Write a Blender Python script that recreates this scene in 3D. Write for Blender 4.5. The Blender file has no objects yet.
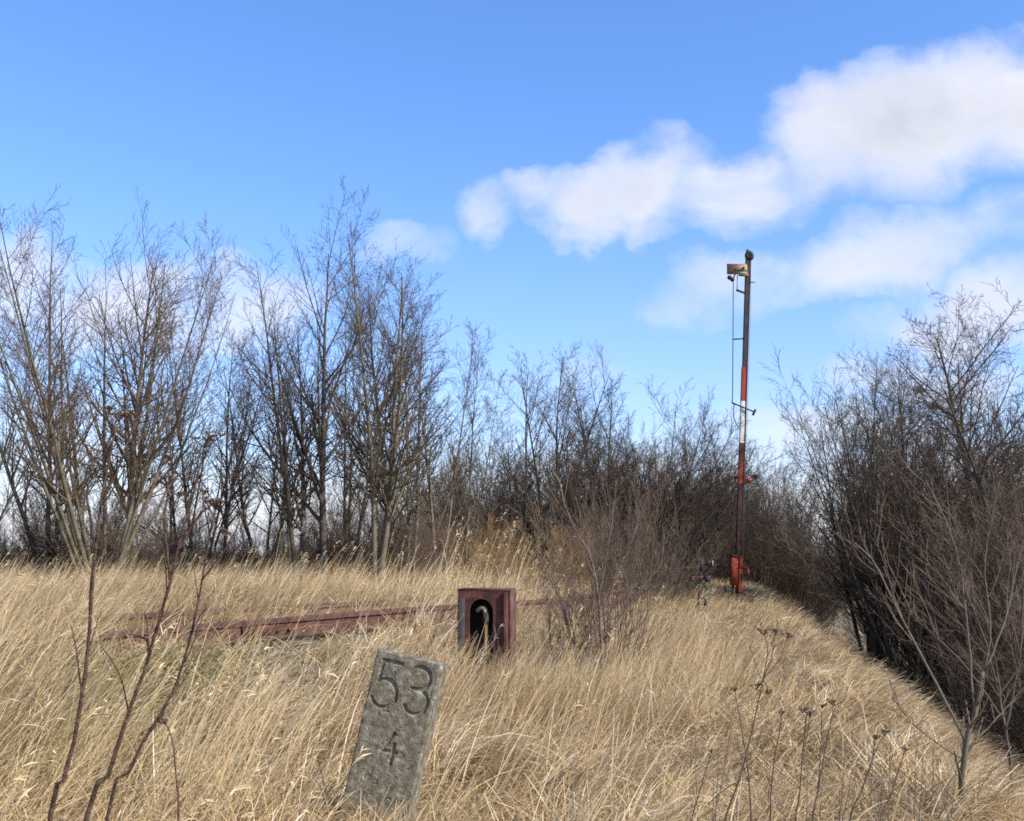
import bpy, math, numpy as np
from mathutils import Vector, Matrix
R = math.radians
SC = bpy.context.scene
COL = SC.collection
rng = np.random.default_rng(11)

# ------------------------------------------------------------------ camera geometry
F = 1100.0; PITCH = R(7.48); CAMZ = 1.2
def ray(px, py):
    cx, cy = (px - 512) / F, (410.5 - py) / F
    return np.array([cx, math.cos(PITCH) - math.sin(PITCH) * cy, math.sin(PITCH) + math.cos(PITCH) * cy])
def P(px, py, Y):
    d = ray(px, py); t = Y / d[1]
    return np.array([d[0] * t, Y, CAMZ + d[2] * t])

# ------------------------------------------------------------------ noise + terrain
_tab = np.random.default_rng(5).random((256, 256))
def vn(x, y, s=1.0):
    x = np.asarray(x, float) * s + 37.3; y = np.asarray(y, float) * s + 91.7
    xi = np.floor(x).astype(int); yi = np.floor(y).astype(int)
    fx = x - xi; fy = y - yi
    fx = fx * fx * (3 - 2 * fx); fy = fy * fy * (3 - 2 * fy)
    a = _tab[xi & 255, yi & 255]; b = _tab[(xi + 1) & 255, yi & 255]
    c = _tab[xi & 255, (yi + 1) & 255]; d = _tab[(xi + 1) & 255, (yi + 1) & 255]
    return (a * (1 - fx) + b * fx) * (1 - fy) + (c * (1 - fx) + d * fx) * fy
def fb(x, y, s=1.0):
    return vn(x, y, s) * .55 + vn(x + 13, y - 7, s * 2.1) * .3 + vn(x - 5, y + 21, s * 4.3) * .15
def ss(t):
    t = np.clip(t, 0, 1); return t * t * (3 - 2 * t)
def edge(x, y):
    x = np.asarray(x, float); y = np.asarray(y, float)
    yy = np.clip(y, -4, 60)
    return x - (1.1 + .184 * yy + .25 * (vn(y, y * 0, .35) - .5))
def gz(x, y):
    x = np.asarray(x, float); y = np.asarray(y, float)
    e = edge(x, y)
    z = .45 * ss((-e - 2) / 3)
    z = z + .3 * ss((y - 5) / 25)
    z = z - 0.07 * np.clip(e + 1.4, 0, 1.4) / 1.4
    ec = np.clip(e + .15, 0, 30); z = z - np.minimum(.72 * (np.sqrt(ec * ec + .12) - .346), 3.0 - .6 * np.exp(-np.clip(ec - 4, 0, 99)))
    z = z - 1.5 * ss((-e - 16) / 14) 
    near = np.clip(1 - (np.hypot(x, y) - 25) / 30, 0, 1)
    z = z + near * (.16 * (fb(x, y, 1.3) - .5) + .15 * (vn(x, y, 3.1) - .5))
    far = np.hypot(x, y)
    z = z + ss((far - 60) / 200) * 1.0 * (fb(x, y, .01) - .5)
    return z

# ------------------------------------------------------------------ materials
def mat(name, build):
    m = bpy.data.materials.new(name); m.use_nodes = True
    nt = m.node_tree; nt.nodes.clear()
    out = nt.nodes.new('ShaderNodeOutputMaterial')
    build(nt, out); return m
def nd(nt, t, **k):
    n = nt.nodes.new(t)
    for a, b in k.items():
        if a == 'ins':
            for i, v in b.items(): n.inputs[i].default_value = v
        else: setattr(n, a, b)
    return n
def ramp(nt, stops, fac):
    r = nt.nodes.new('ShaderNodeValToRGB'); el = r.color_ramp.elements
    while len(el) < len(stops): el.new(.5)
    for e, (p, c) in zip(el, stops): e.position = p; e.color = (*c, 1)
    nt.links.new(fac, r.inputs[0]); return r.outputs[0]
def noisy(name, stops, scale=5, rough=.85, bump=.3, bscale=None, detail=6, metallic=0, bdist=.01):
    def b(nt, out):
        tc = nd(nt, 'ShaderNodeTexCoord')
        n = nd(nt, 'ShaderNodeTexNoise', ins={'Scale': scale, 'Detail': detail, 'Roughness': .65})
        nt.links.new(tc.outputs['Object'], n.inputs['Vector'])
        c = ramp(nt, stops, n.outputs['Fac'])
        p = nd(nt, 'ShaderNodeBsdfPrincipled', ins={'Roughness': rough, 'Metallic': metallic})
        p.inputs['Specular IOR Level'].default_value = .25
        nt.links.new(c, p.inputs['Base Color'])
        n2 = nd(nt, 'ShaderNodeTexNoise', ins={'Scale': bscale or scale * 4, 'Detail': 5})
        nt.links.new(tc.outputs['Object'], n2.inputs['Vector'])
        bm = nd(nt, 'ShaderNodeBump', ins={'Strength': bump, 'Distance': bdist})
        nt.links.new(n2.outputs['Fac'], bm.inputs['Height'])
        nt.links.new(bm.outputs[0], p.inputs['Normal'])
        nt.links.new(p.outputs[0], out.inputs[0])
    return mat(name, b)

def grass_mat(name, gain=1.0, trans=.3):
    def b(nt, out):
        a = nd(nt, 'ShaderNodeAttribute', attribute_name='tint')
        g = nd(nt, 'ShaderNodeAttribute', attribute_name='moss')
        k = gain
        c = ramp(nt, [(0, (.085 * k, .052 * k, .026 * k)), (.25, (.22 * k, .145 * k, .07 * k)), (.55, (.46 * k, .315 * k, .148 * k)),
                      (.8, (.66 * k, .49 * k, .265 * k)), (1, (.78 * k, .66 * k, .45 * k))], a.outputs['Fac'])
        mx = nd(nt, 'ShaderNodeMix', data_type='RGBA'); mx.inputs[7].default_value = (.17, .21, .055, 1)
        nt.links.new(c, mx.inputs[6]); nt.links.new(g.outputs['Fac'], mx.inputs[0])
        d = nd(nt, 'ShaderNodeBsdfPrincipled', ins={'Roughness': .55}); d.inputs['Specular IOR Level'].default_value = .3
        t = nd(nt, 'ShaderNodeBsdfTranslucent')
        nt.links.new(mx.outputs[2], d.inputs['Base Color']); nt.links.new(mx.outputs[2], t.inputs[0])
        s = nd(nt, 'ShaderNodeMixShader'); s.inputs[0].default_value = trans
        nt.links.new(d.outputs[0], s.inputs[1]); nt.links.new(t.outputs[0], s.inputs[2])
        nt.links.new(s.outputs[0], out.inputs[0])
    return mat(name, b)

M = {}
M['grass'] = grass_mat('dry_grass')
M['ground'] = noisy('matted_straw_soil', [(.25, (.07, .05, .03)), (.45, (.17, .125, .07)), (.6, (.30, .23, .13)), (.8, (.42, .33, .20))], scale=9, bump=.9, bscale=60, bdist=.03, rough=.95)
M['bark'] = noisy('olive_bark', [(.3, (.075, .062, .042)), (.55, (.15, .125, .082)), (.75, (.22, .19, .13))], scale=6, bump=.5)
M['bark_dark'] = noisy('dark_bark', [(.3, (.045, .036, .028)), (.55, (.085, .07, .052)), (.75, (.13, .11, .08))], scale=6, bump=.5)
M['twig'] = noisy('brown_twigs', [(.3, (.075, .047, .030)), (.6, (.14, .092, .058))], scale=2, bump=0)
M['twig_dark'] = noisy('dark_twigs', [(.3, (.046, .032, .021)), (.6, (.095, .066, .044))], scale=2, bump=0)
M['thicket'] = noisy('thicket_twigs', [(.3, (.085, .058, .040)), (.6, (.17, .12, .083))], scale=1.2, bump=0)
M['tawny'] = noisy('tawny_twigs', [(.3, (.21, .13, .06)), (.6, (.36, .23, .11))], scale=2, bump=0)
M['pale_twig'] = noisy('pale_grey_twigs', [(.3, (.075, .055, .04)), (.6, (.17, .13, .095))], scale=6, bump=0)
M['red_stem'] = noisy('red_brown_stem', [(.3, (.025, .016, .012)), (.5, (.075, .042, .028)), (.65, (.13, .085, .06)), (.8, (.20, .16, .12))], scale=60, bump=.5)
M['seed'] = noisy('brown_seed_heads', [(.3, (.05, .032, .022)), (.6, (.13, .085, .055))], scale=40, bump=0)
M['stone'] = noisy('weathered_concrete', [(.25, (.06, .049, .030)), (.40, (.115, .098, .065)), (.54, (.185, .16, .112)), (.66, (.29, .265, .20)), (.73, (.46, .43, .35))], scale=34, bump=.8, bscale=160, detail=10, bdist=.004, rough=.95)
M['rust'] = noisy('dark_rust', [(.3, (.03, .016, .014)), (.48, (.075, .028, .021)), (.6, (.13, .045, .032)), (.75, (.17, .09, .065))], scale=9, bump=.5, rough=.8)
M['rust_rail'] = noisy('rail_rust', [(.3, (.04, .020, .016)), (.5, (.09, .040, .030)), (.68, (.145, .072, .052)), (.8, (.20, .135, .10))], scale=11, bump=.5, rough=.75)
M['red'] = noisy('faded_red_paint', [(.3, (.13, .022, .016)), (.45, (.27, .035, .024)), (.6, (.38, .05, .032)), (.72, (.30, .10, .07))], scale=7, bump=.15, rough=.6)
M['red_dark'] = noisy('dirty_dark_red_paint', [(.3, (.05, .018, .016)), (.6, (.15, .03, .024))], scale=4, bump=.2, rough=.7)
M['red_orange'] = noisy('orange_red_paint', [(.3, (.17, .035, .018)), (.5, (.36, .065, .03)), (.7, (.26, .09, .05))], scale=7, bump=.2, rough=.65)
M['white'] = noisy('dirty_white_paint', [(.3, (.30, .27, .22)), (.42, (.6, .58, .54)), (.6, (.74, .73, .69))], scale=8, bump=.1, rough=.6)
M['iron'] = noisy('dark_iron', [(.3, (.022, .020, .022)), (.6, (.055, .045, .042))], scale=6, bump=.3, rough=.7)
M['mast_brown'] = noisy('dark_brown_mast_paint', [(.3, (.028, .014, .012)), (.6, (.075, .035, .028))], scale=4, bump=.3, rough=.7)
M['board'] = noisy('rusty_enamel_board', [(.3, (.12, .05, .03)), (.5, (.22, .12, .065)), (.62, (.32, .25, .15))], scale=5, bump=.2, rough=.6)
M['yellow'] = noisy('dull_yellow_paint', [(.3, (.16, .12, .07)), (.6, (.34, .29, .17))], scale=9, bump=.2, rough=.6)
M['wire'] = noisy('grey_wire', [(.3, (.18, .18, .18)), (.6, (.3, .3, .3))], scale=6, bump=0, rough=.5)
M['wood'] = noisy('grey_weathered_wood', [(.3, (.05, .04, .032)), (.6, (.12, .10, .08))], scale=6, bump=.5)
M['gravel'] = noisy('grey_ballast', [(.3, (.12, .11, .095)), (.5, (.22, .205, .18)), (.7, (.34, .32, .29))], scale=3, bump=.4)
M['mistletoe'] = noisy('mistletoe_green', [(.3, (.03, .036, .016)), (.6, (.06, .07, .03))], scale=3, bump=0)
M['lens'] = noisy('dull_red_glass', [(.3, (.25, .02, .015)), (.6, (.4, .035, .02))], scale=3, bump=0, rough=.3)

# ------------------------------------------------------------------ object helpers
def link(name, me, m=None, parent=None):
    o = bpy.data.objects.new(name, me); COL.objects.link(o)
    if m is not None: me.materials.append(m)
    if parent: o.parent = parent
    return o
def empty(name, loc, label=None, cat=None, group=None):
    o = bpy.data.objects.new(name, None); COL.objects.link(o); o.location = loc
    o.empty_display_size = .2
    return tag(o, label, cat, group)
def tag(o, label=None, cat=None, group=None, kind=None):
    for k, v in (('label', label), ('category', cat), ('group', group), ('kind', kind)):
        if v: o[k] = v
    return o
def mesh_np(name, V, Q, smooth=True):
    V = np.asarray(V, np.float32); Q = np.asarray(Q, np.int32); k = Q.shape[1]
    me = bpy.data.meshes.new(name)
    me.vertices.add(len(V)); me.vertices.foreach_set('co', V.ravel())
    me.loops.add(Q.size); me.loops.foreach_set('vertex_index', Q.ravel())
    me.polygons.add(len(Q)); me.polygons.foreach_set('loop_start', np.arange(0, Q.size, k, dtype=np.int32))
    me.polygons.foreach_set('loop_total', np.full(len(Q), k, np.int32))
    me.polygons.foreach_set('use_smooth', np.full(len(Q), smooth, bool))
    me.update(calc_edges=True)
    return me
class G:
    """collects quads"""
    def __init__(s): s.v = []; s.q = []; s.n = 0
    def add(s, V, Q):
        s.v.append(np.asarray(V, float)); s.q.append(np.asarray(Q, int) + s.n); s.n += len(V); return s
    def tubes(s, pts, rad, sides=4, cap=True):
        pts = np.asarray(pts, float); rad = np.asarray(rad, float)
        Mn, n, _ = pts.shape
        t = np.gradient(pts, axis=1); t /= np.linalg.norm(t, axis=2, keepdims=True) + 1e-9
        mt = t.mean(1); ref = np.where(np.abs(mt[:, 2:3]) > .8, np.array([[1., 0, 0]]), np.array([[0, 0, 1.]]))[:, None, :]
        a = np.cross(t, ref); a /= np.linalg.norm(a, axis=2, keepdims=True) + 1e-9
        b = np.cross(t, a)
        an = np.arange(sides) * 2 * math.pi / sides
        ring = a[:, :, None, :] * np.cos(an)[None, None, :, None] + b[:, :, None, :] * np.sin(an)[None, None, :, None]
        V = pts[:, :, None, :] + ring * rad[:, :, None, None]
        idx = np.arange(Mn * n * sides).reshape(Mn, n, sides)
        q = np.stack([idx[:, :-1], np.roll(idx, -1, 2)[:, :-1], np.roll(idx, -1, 2)[:, 1:], idx[:, 1:]], -1).reshape(-1, 4)
        s.add(V.reshape(-1, 3), q)
        if cap and sides == 4: s.q.append(idx[:, -1] + s.n - Mn * n * sides)
        if cap and sides == 8:
            e = idx[:, -1] + s.n - Mn * n * sides
            s.q.append(e[:, [0, 1, 2, 3]]); s.q.append(e[:, [0, 3, 4, 7]]); s.q.append(e[:, [4, 5, 6, 7]])
            e = idx[:, 0] + s.n - Mn * n * sides
            s.q.append(e[:, [3, 2, 1, 0]]); s.q.append(e[:, [7, 4, 3, 0]]); s.q.append(e[:, [7, 6, 5, 4]])
        return s
    def tube(s, pts, r, sides=8):
        pts = np.asarray(pts, float); r = np.full(len(pts), r, float) if np.isscalar(r) else np.asarray(r, float)
        return s.tubes(pts[None], r[None], sides)
    def bar(s, a, b, w, d, side=(1, 0, 0), bev=.0):
        """rectangular bar from a to b, w wide along 'side', d deep"""
        a = np.asarray(a, float); b = np.asarray(b, float)
        t = b - a; t /= np.linalg.norm(t); x = np.asarray(side, float); x = x - t * x.dot(t); x /= np.linalg.norm(x); y = np.cross(t, x)
        bv = bev or min(w, d) * .08
        prof = [(-w/2, -d/2 + bv), (-w/2 + bv, -d/2), (w/2 - bv, -d/2), (w/2, -d/2 + bv), (w/2, d/2 - bv), (w/2 - bv, d/2), (-w/2 + bv, d/2), (-w/2, d/2 - bv)]
        V = [c + x * p + y * q for c in (a, b) for p, q in prof]
        q = [[i, (i + 1) % 8, 8 + (i + 1) % 8, 8 + i] for i in range(8)]
        q += [[3, 2, 1, 0], [7, 4, 3, 0], [7, 6, 5, 4], [8, 9, 10, 11], [8, 11, 12, 15], [12, 13, 14, 15]]
        return s.add(V, q)
    def disc(s, c, r, th, axis=(0, 1, 0), n=16, hole=0.0):
        """solid disc or ring"""
        c = np.asarray(c, float); ax = np.asarray(axis, float); ax /= np.linalg.norm(ax)
        u = np.cross(ax, (0.1, .2, 1)); u /= np.linalg.norm(u); w = np.cross(ax, u)
        h = max(hole, r * .02); V = []
        for rr, zz in ((h, -th/2), (r*.97, -th/2), (r, -th*.35), (r, th*.35), (r*.97, th/2), (h, th/2)):
            for i in range(n):
                a = 2 * math.pi * i / n; V.append(c + ax * zz + (u * math.cos(a) + w * math.sin(a)) * rr)
        q = [[k*n+i, k*n+(i+1) % n, ((k+1) % 6)*n+(i+1) % n, ((k+1) % 6)*n+i] for k in range(6) for i in range(n)]
        return s.add(V, q)
    def blob(s, c, r, n=8):
        c = np.asarray(c, float); r = np.asarray(r, float) * np.ones(3); V = []; m = 6
        for j in range(m + 1):
            p = math.pi * j / m
            for i in range(n):
                a = 2 * math.pi * i / n; V.append(c + r * np.array([math.sin(p + 1e-3) * math.cos(a), math.sin(p + 1e-3) * math.sin(a), math.cos(p)]))
        q = [[j*n+i, (j+1)*n+i, (j+1)*n+(i+1) % n, j*n+(i+1) % n] for j in range(m) for i in range(n)]
        return s.add(V, q)
    def obj(s, name, m, parent=None, off=(0, 0, 0), smooth=True):
        V = np.concatenate(s.v) - np.asarray(off, float)
        me = mesh_np(name, V, np.concatenate(s.q), smooth)
        return link(name, me, m, parent)

# ------------------------------------------------------------------ world
SUN_B, SUN_E = R(120), R(37)
def build_world():
    w = bpy.data.worlds.new('World'); SC.world = w; w.use_nodes = True
    nt = w.node_tree; nt.nodes.clear(); L = nt.links.new
    out = nt.nodes.new('ShaderNodeOutputWorld')
    bg = nt.nodes.new('ShaderNodeBackground'); bg.inputs[1].default_value = .1
    sky = nt.nodes.new('ShaderNodeTexSky'); sky.sky_type = 'NISHITA'; sky.sun_disc = False
    sky.sun_elevation = SUN_E; sky.sun_rotation = SUN_B; sky.altitude = 0
    sky.air_density = 1.0; sky.dust_density = .8; sky.ozone_density = 2.2
    tint = nd(nt, 'ShaderNodeMix', data_type='RGBA', blend_type='MULTIPLY'); tint.inputs[0].default_value = 1; tint.clamp_result = False
    tint.inputs[7].default_value = SKYTINT
    L(sky.outputs[0], tint.inputs[6])
    tc = nd(nt, 'ShaderNodeTexCoord')
    sep = nd(nt, 'ShaderNodeSeparateXYZ'); L(tc.outputs['Generated'], sep.inputs[0])
    el = nd(nt, 'ShaderNodeMapRange', interpolation_type='SMOOTHSTEP', ins={1: .0, 2: .42}); L(sep.outputs[2], el.inputs[0])
    tm = nd(nt, 'ShaderNodeMix', data_type='RGBA'); tm.inputs[6].default_value = (1.28, 1.30, 1.62, 1); tm.inputs[7].default_value = SKYTINT
    L(el.outputs[0], tm.inputs[0]); L(tm.outputs[2], tint.inputs[7])
    my = nd(nt, 'ShaderNodeMath', operation='MAXIMUM'); L(sep.outputs[1], my.inputs[0]); my.inputs[1].default_value = .05
    dx = nd(nt, 'ShaderNodeMath', operation='DIVIDE'); L(sep.outputs[0], dx.inputs[0]); L(my.outputs[0], dx.inputs[1])
    dz = nd(nt, 'ShaderNodeMath', operation='DIVIDE'); L(sep.outputs[2], dz.inputs[0]); L(my.outputs[0], dz.inputs[1])
    uv = nd(nt, 'ShaderNodeCombineXYZ'); L(dx.outputs[0], uv.inputs[0]); L(dz.outputs[0], uv.inputs[1])
    n1 = nd(nt, 'ShaderNodeTexNoise', ins={'Scale': 11, 'Detail': 8, 'Roughness': .55}); L(uv.outputs[0], n1.inputs['Vector'])
    sb = nd(nt, 'ShaderNodeVectorMath', operation='SUBTRACT'); L(n1.outputs['Color'], sb.inputs[0]); sb.inputs[1].default_value = (.5, .5, .5)
    sc_ = nd(nt, 'ShaderNodeVectorMath', operation='SCALE'); L(sb.outputs[0], sc_.inputs[0]); sc_.inputs['Scale'].default_value = .10
    uvd = nd(nt, 'ShaderNodeVectorMath', operation='ADD'); L(uv.outputs[0], uvd.inputs[0]); L(sc_.outputs[0], uvd.inputs[1])
    cur = None
    E = [  # px, py, rx, ry, rot deg, weight
        (930, 118, 150, 76, 12, 1.2), (1030, 110, 120, 80, 0, 1.15), (850, 140, 100, 72, 20, 1.05), (730, 185, 100, 50, 8, 1.0), (650, 180, 80, 52, 20, 1.0),
        (590, 205, 70, 42, 10, .95), (487, 210, 42, 26, 5, .75), (880, 255, 190, 46, 14, .8), (750, 285, 120, 46, 5, .66), (960, 318, 130, 38, 10, .85), (1020, 290, 80, 46, 0, .8),
        (10, 270, 90, 60, 0, .8), (110, 310, 150, 60, 0, .76), (255, 300, 90, 50, 10, .72), (405, 236, 60, 26, 10, .55), (550, 200, 70, 26, 8, .7), (820, 440, 150, 45, 0, .75), (580, 372, 60, 22, 0, .55), (60, 430, 150, 50, 0, .5), (250, 545, 900, 90, 0, .85), (800, 530, 500, 90, 0, .8), (690, 430, 80, 40, 0, .45), (930, 380, 120, 40, 0, .7)]
    for (px, py, rx, ry, rot, wt) in E:
        d = ray(px, py); d2 = ray(px + rx, py); d3 = ray(px, py - ry)
        c = (d[0]/d[1], d[2]/d[1])
        ru = d2[0]/d2[1] - c[0]; rv = d3[2]/d3[1] - c[1]
        mp = nd(nt, 'ShaderNodeMapping', vector_type='TEXTURE')
        mp.inputs['Location'].default_value = (c[0], c[1], 0); mp.inputs['Rotation'].default_value = (0, 0, R(rot)); mp.inputs['Scale'].default_value = (ru, rv, 1)
        L(uvd.outputs[0], mp.inputs['Vector'])
        ln = nd(nt, 'ShaderNodeVectorMath', operation='LENGTH'); L(mp.outputs[0], ln.inputs[0])
        mr = nd(nt, 'ShaderNodeMapRange', interpolation_type='SMOOTHSTEP', ins={1: 1.5, 2: .15, 3: 0, 4: wt}); L(ln.outputs['Value'], mr.inputs[0])
        if cur is None: cur = mr.outputs[0]
        else:
            mm = nd(nt, 'ShaderNodeMath', operation='SMOOTH_MAX'); mm.inputs[2].default_value = .15
            L(cur, mm.inputs[0]); L(mr.outputs[0], mm.inputs[1]); cur = mm.outputs[0]
    mp2 = nd(nt, 'ShaderNodeMapping'); mp2.inputs['Scale'].default_value = (1, 1.7, 1); mp2.inputs['Rotation'].default_value = (0, 0, R(-14)); L(uv.outputs[0], mp2.inputs[0])
    n2 = nd(nt, 'ShaderNodeTexNoise', ins={'Scale': 7, 'Detail': 9, 'Roughness': .6, 'Distortion': .3}); L(mp2.outputs[0], n2.inputs['Vector'])
    n2m = nd(nt, 'ShaderNodeMath', operation='MULTIPLY_ADD'); L(n2.outputs['Fac'], n2m.inputs[0]); n2m.inputs[1].default_value = 1.2; n2m.inputs[2].default_value = -.59
    gate = nd(nt, 'ShaderNodeMapRange', ins={1: .0, 2: .35, 3: 0, 4: 1}); L(cur, gate.inputs[0])
    gm = nd(nt, 'ShaderNodeMath', operation='MULTIPLY_ADD'); L(n2m.outputs[0], gm.inputs[0]); L(gate.outputs[0], gm.inputs[1])
    sof = nd(nt, 'ShaderNodeMath', operation='MULTIPLY_ADD'); L(gate.outputs[0], sof.inputs[0]); sof.inputs[1].default_value = .5; sof.inputs[2].default_value = -.5; L(sof.outputs[0], gm.inputs[2])
    ad = nd(nt, 'ShaderNodeMath', operation='ADD'); L(cur, ad.inputs[0]); L(gm.outputs[0], ad.inputs[1])
    den = nd(nt, 'ShaderNodeMapRange', interpolation_type='SMOOTHSTEP', ins={1: .13, 2: 1.22, 3: 0, 4: .97}); L(ad.outputs[0], den.inputs[0])
    fw = nd(nt, 'ShaderNodeMapRange', ins={1: .05, 2: .15}); L(sep.outputs[1], fw.inputs[0])
    # sparse generic clouds for the part of the sky behind
    n3 = nd(nt, 'ShaderNodeTexNoise', ins={'Scale': 2.2, 'Detail': 8}); L(tc.outputs['Generated'], n3.inputs['Vector'])
    g3 = nd(nt, 'ShaderNodeMapRange', interpolation_type='SMOOTHSTEP', ins={1: .5, 2: .66, 3: 0, 4: .9}); L(n3.outputs['Fac'], g3.inputs[0])
    mixd = nd(nt, 'ShaderNodeMix'); L(fw.outputs[0], mixd.inputs[0]); L(g3.outputs[0], mixd.inputs[2]); L(den.outputs[0], mixd.inputs[3])
    # cloud shade: thick middles greyer
    n4 = nd(nt, 'ShaderNodeTexNoise', ins={'Scale': 7, 'Detail': 5}); L(uvd.outputs[0], n4.inputs['Vector'])
    th = nd(nt, 'ShaderNodeMath', operation='MULTIPLY_ADD'); L(n4.outputs['Fac'], th.inputs[0]); th.inputs[1].default_value = -1.5; L(ad.outputs[0], th.inputs[2])
    col = ramp(nt, [(0, CLOUD_HI), (.75, CLOUD_LO)], th.outputs[0])
    cs = nd(nt, 'ShaderNodeMix', data_type='RGBA', blend_type='MULTIPLY'); cs.inputs[0].default_value = 1; cs.inputs[7].default_value = (CLOUDK, CLOUDK, CLOUDK, 1)
    cs.clamp_result = False; L(col, cs.inputs[6])
    fin = nd(nt, 'ShaderNodeMix', data_type='RGBA'); L(mixd.outputs[0], fin.inputs[0]); L(tint.outputs[2], fin.inputs[6]); L(cs.outputs[2], fin.inputs[7])
    L(fin.outputs[2], bg.inputs[0]); L(bg.outputs[0], out.inputs[0])
SKYTINT = (.96, 1.33, 1.85, 1)
CLOUD_HI = (.86, .86, .93); CLOUD_LO = (.60, .64, .73); CLOUDK = 7.4
build_world()
sl = bpy.data.lights.new('sun', 'SUN'); sl.energy = 4.2; sl.angle = R(.5); sl.color = (1, .94, .85)
so = bpy.data.objects.new('sun', sl); COL.objects.link(so)
sd = Vector((math.sin(SUN_B) * math.cos(SUN_E), math.cos(SUN_B) * math.cos(SUN_E), math.sin(SUN_E)))
so.rotation_euler = sd.to_track_quat('Z', 'Y').to_euler(); so.location = sd * 50

cam = bpy.data.cameras.new('camera'); co = bpy.data.objects.new('camera', cam); COL.objects.link(co)
cam.sensor_width = 36; cam.lens = F / 1024 * 36; cam.clip_start = .05; cam.clip_end = 6000
co.location = (0, 0, CAMZ); co.rotation_euler = (R(90) + PITCH, 0, 0); SC.camera = co
SC.view_settings.view_transform = 'Standard'; SC.view_settings.look = 'None'; SC.view_settings.exposure = .62; SC.view_settings.gamma = 1
try:
    SC.view_settings.use_curve_mapping = False
    SC.cycles.use_denoising = False
    SC.cycles.max_bounces = 6; SC.cycles.diffuse_bounces = 3; SC.cycles.transmission_bounces = 3
    SC.cycles.filter_width = 1.7; SC.cycles.sample_clamp_indirect = 3; SC.cycles.sample_clamp_direct = 8
except Exception: pass

# ------------------------------------------------------------------ ground sheet
def axis(fine0, fine1, step, lim):
    a = list(np.arange(fine0, fine1, step)); s = step
    lo = [fine0]; 
    while lo[-1] > -lim: s *= 1.25; lo.append(lo[-1] - s)
    s = step; hi = [a[-1]]
    while hi[-1] < lim: s *= 1.25; hi.append(hi[-1] + s)
    return np.array(lo[:0:-1] + a + hi[1:])
xs = axis(-14, 14, .13, 3000); ys = axis(0, 34, .13, 3000)
XX, YY = np.meshgrid(xs, ys); ZZ = gz(XX, YY)
nx, ny = len(xs), len(ys); idx = np.arange(nx * ny).reshape(ny, nx)
Qg = np.stack([idx[:-1, :-1], idx[:-1, 1:], idx[1:, 1:], idx[1:, :-1]], -1).reshape(-1, 4)
g = link('ground', mesh_np('ground', np.stack([XX, YY, ZZ], -1).reshape(-1, 3), Qg), M['ground']); tag(g, kind='structure')

# ------------------------------------------------------------------ grass
RAILD = np.array([(-4.6, 4.2), (-2.75, 7.8), (-.4, 12), (1.2, 16), (2.4, 21), (3.4, 28), (4.2, 38)])   # near rail, plan
def raildist(x, y):
    d = np.full(np.shape(x), 99.)
    for a, b in zip(RAILD[:-1], RAILD[1:]):
        ab = b - a; t = np.clip(((x - a[0]) * ab[0] + (y - a[1]) * ab[1]) / ab.dot(ab), 0, 1)
        dx = x - a[0] - t * ab[0]; dy = y - a[1] - t * ab[1]
        s = np.sign(dx * ab[1] - dy * ab[0])      # + : camera side
        dd = np.hypot(dx, dy) * s; d = np.where(np.abs(dd) < np.abs(d), dd, d)
    return d
def sample(n, y0, y1, power=1.0):
    u = rng.random(n); y = y0 * (y1 / y0) ** (u ** power)
    x = (rng.random(n) * 2 - 1) * (.56 * y + .7)
    return x, y
def blades(x, y, L, th, az, w, bend, tint, moss, lift=0.0, npt=4):
    n = len(x); z = gz(x, y) - .015 + lift
    s = np.linspace(0, 1, npt)[None, :]
    hx, hy = np.cos(az)[:, None], np.sin(az)[:, None]
    ang = th[:, None] + bend[:, None] * s                # lean from vertical grows along the blade
    ds = (L / (npt - 1))[:, None]
    H = np.concatenate([np.zeros((n, 1)), np.cumsum(np.sin(ang[:, :-1]) * ds, 1)], 1)
    Vv = np.concatenate([np.zeros((n, 1)), np.cumsum(np.cos(ang[:, :-1]) * ds, 1)], 1)
    Vv = np.where(Vv + .0 < -.0, Vv * .35, Vv)
    kink = (rng.random((n, 1)) - .5) * .35 * L[:, None] * s ** 2
    px = x[:, None] + hx * H - hy * kink; py = y[:, None] + hy * H + hx * kink; pz = z[:, None] + Vv
    c = np.stack([px, py, pz], -1)
    ra = rng.random(n) * math.pi * 2
    wv = np.stack([np.cos(ra), np.sin(ra), (rng.random(n) - .5) * 1.2], -1)
    wv /= np.linalg.norm(wv, axis=1, keepdims=True)
    tp = (1 - .75 * s ** 1.5)
    off = wv[:, None, :] * (w[:, None] * tp * .5)[..., None]
    V = np.stack([c - off, c + off], 2).reshape(-1, 3)
    base = (np.arange(n) * npt * 2)[:, None] + (np.arange(npt - 1) * 2)[None, :]
    Q = np.stack([base, base + 1, base + 3, base + 2], -1).reshape(-1, 4)
    return V, Q, np.repeat(tint, npt * 2), np.repeat(moss, npt * 2), c
class GrassSet:
    def __init__(s): s.V = []; s.Q = []; s.t = []; s.m = []; s.n = 0
    def add(s, V, Q, t, m, c=None):
        s.V.append(V.astype(np.float32)); s.Q.append((Q + s.n).astype(np.int32)); s.t.append(t); s.m.append(m); s.n += len(V)
    def obj(s, name, label, cat):
        me = mesh_np(name, np.concatenate(s.V), np.concatenate(s.Q), True)
        for nm, arr in (('tint', s.t), ('moss', s.m)):
            a = me.attributes.new(nm, 'FLOAT', 'POINT'); a.data.foreach_set('value', np.clip(np.concatenate(arr), 0, 1).astype(np.float32))
        return tag(link(name, me, M['grass']), label, cat, kind='stuff')
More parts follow.
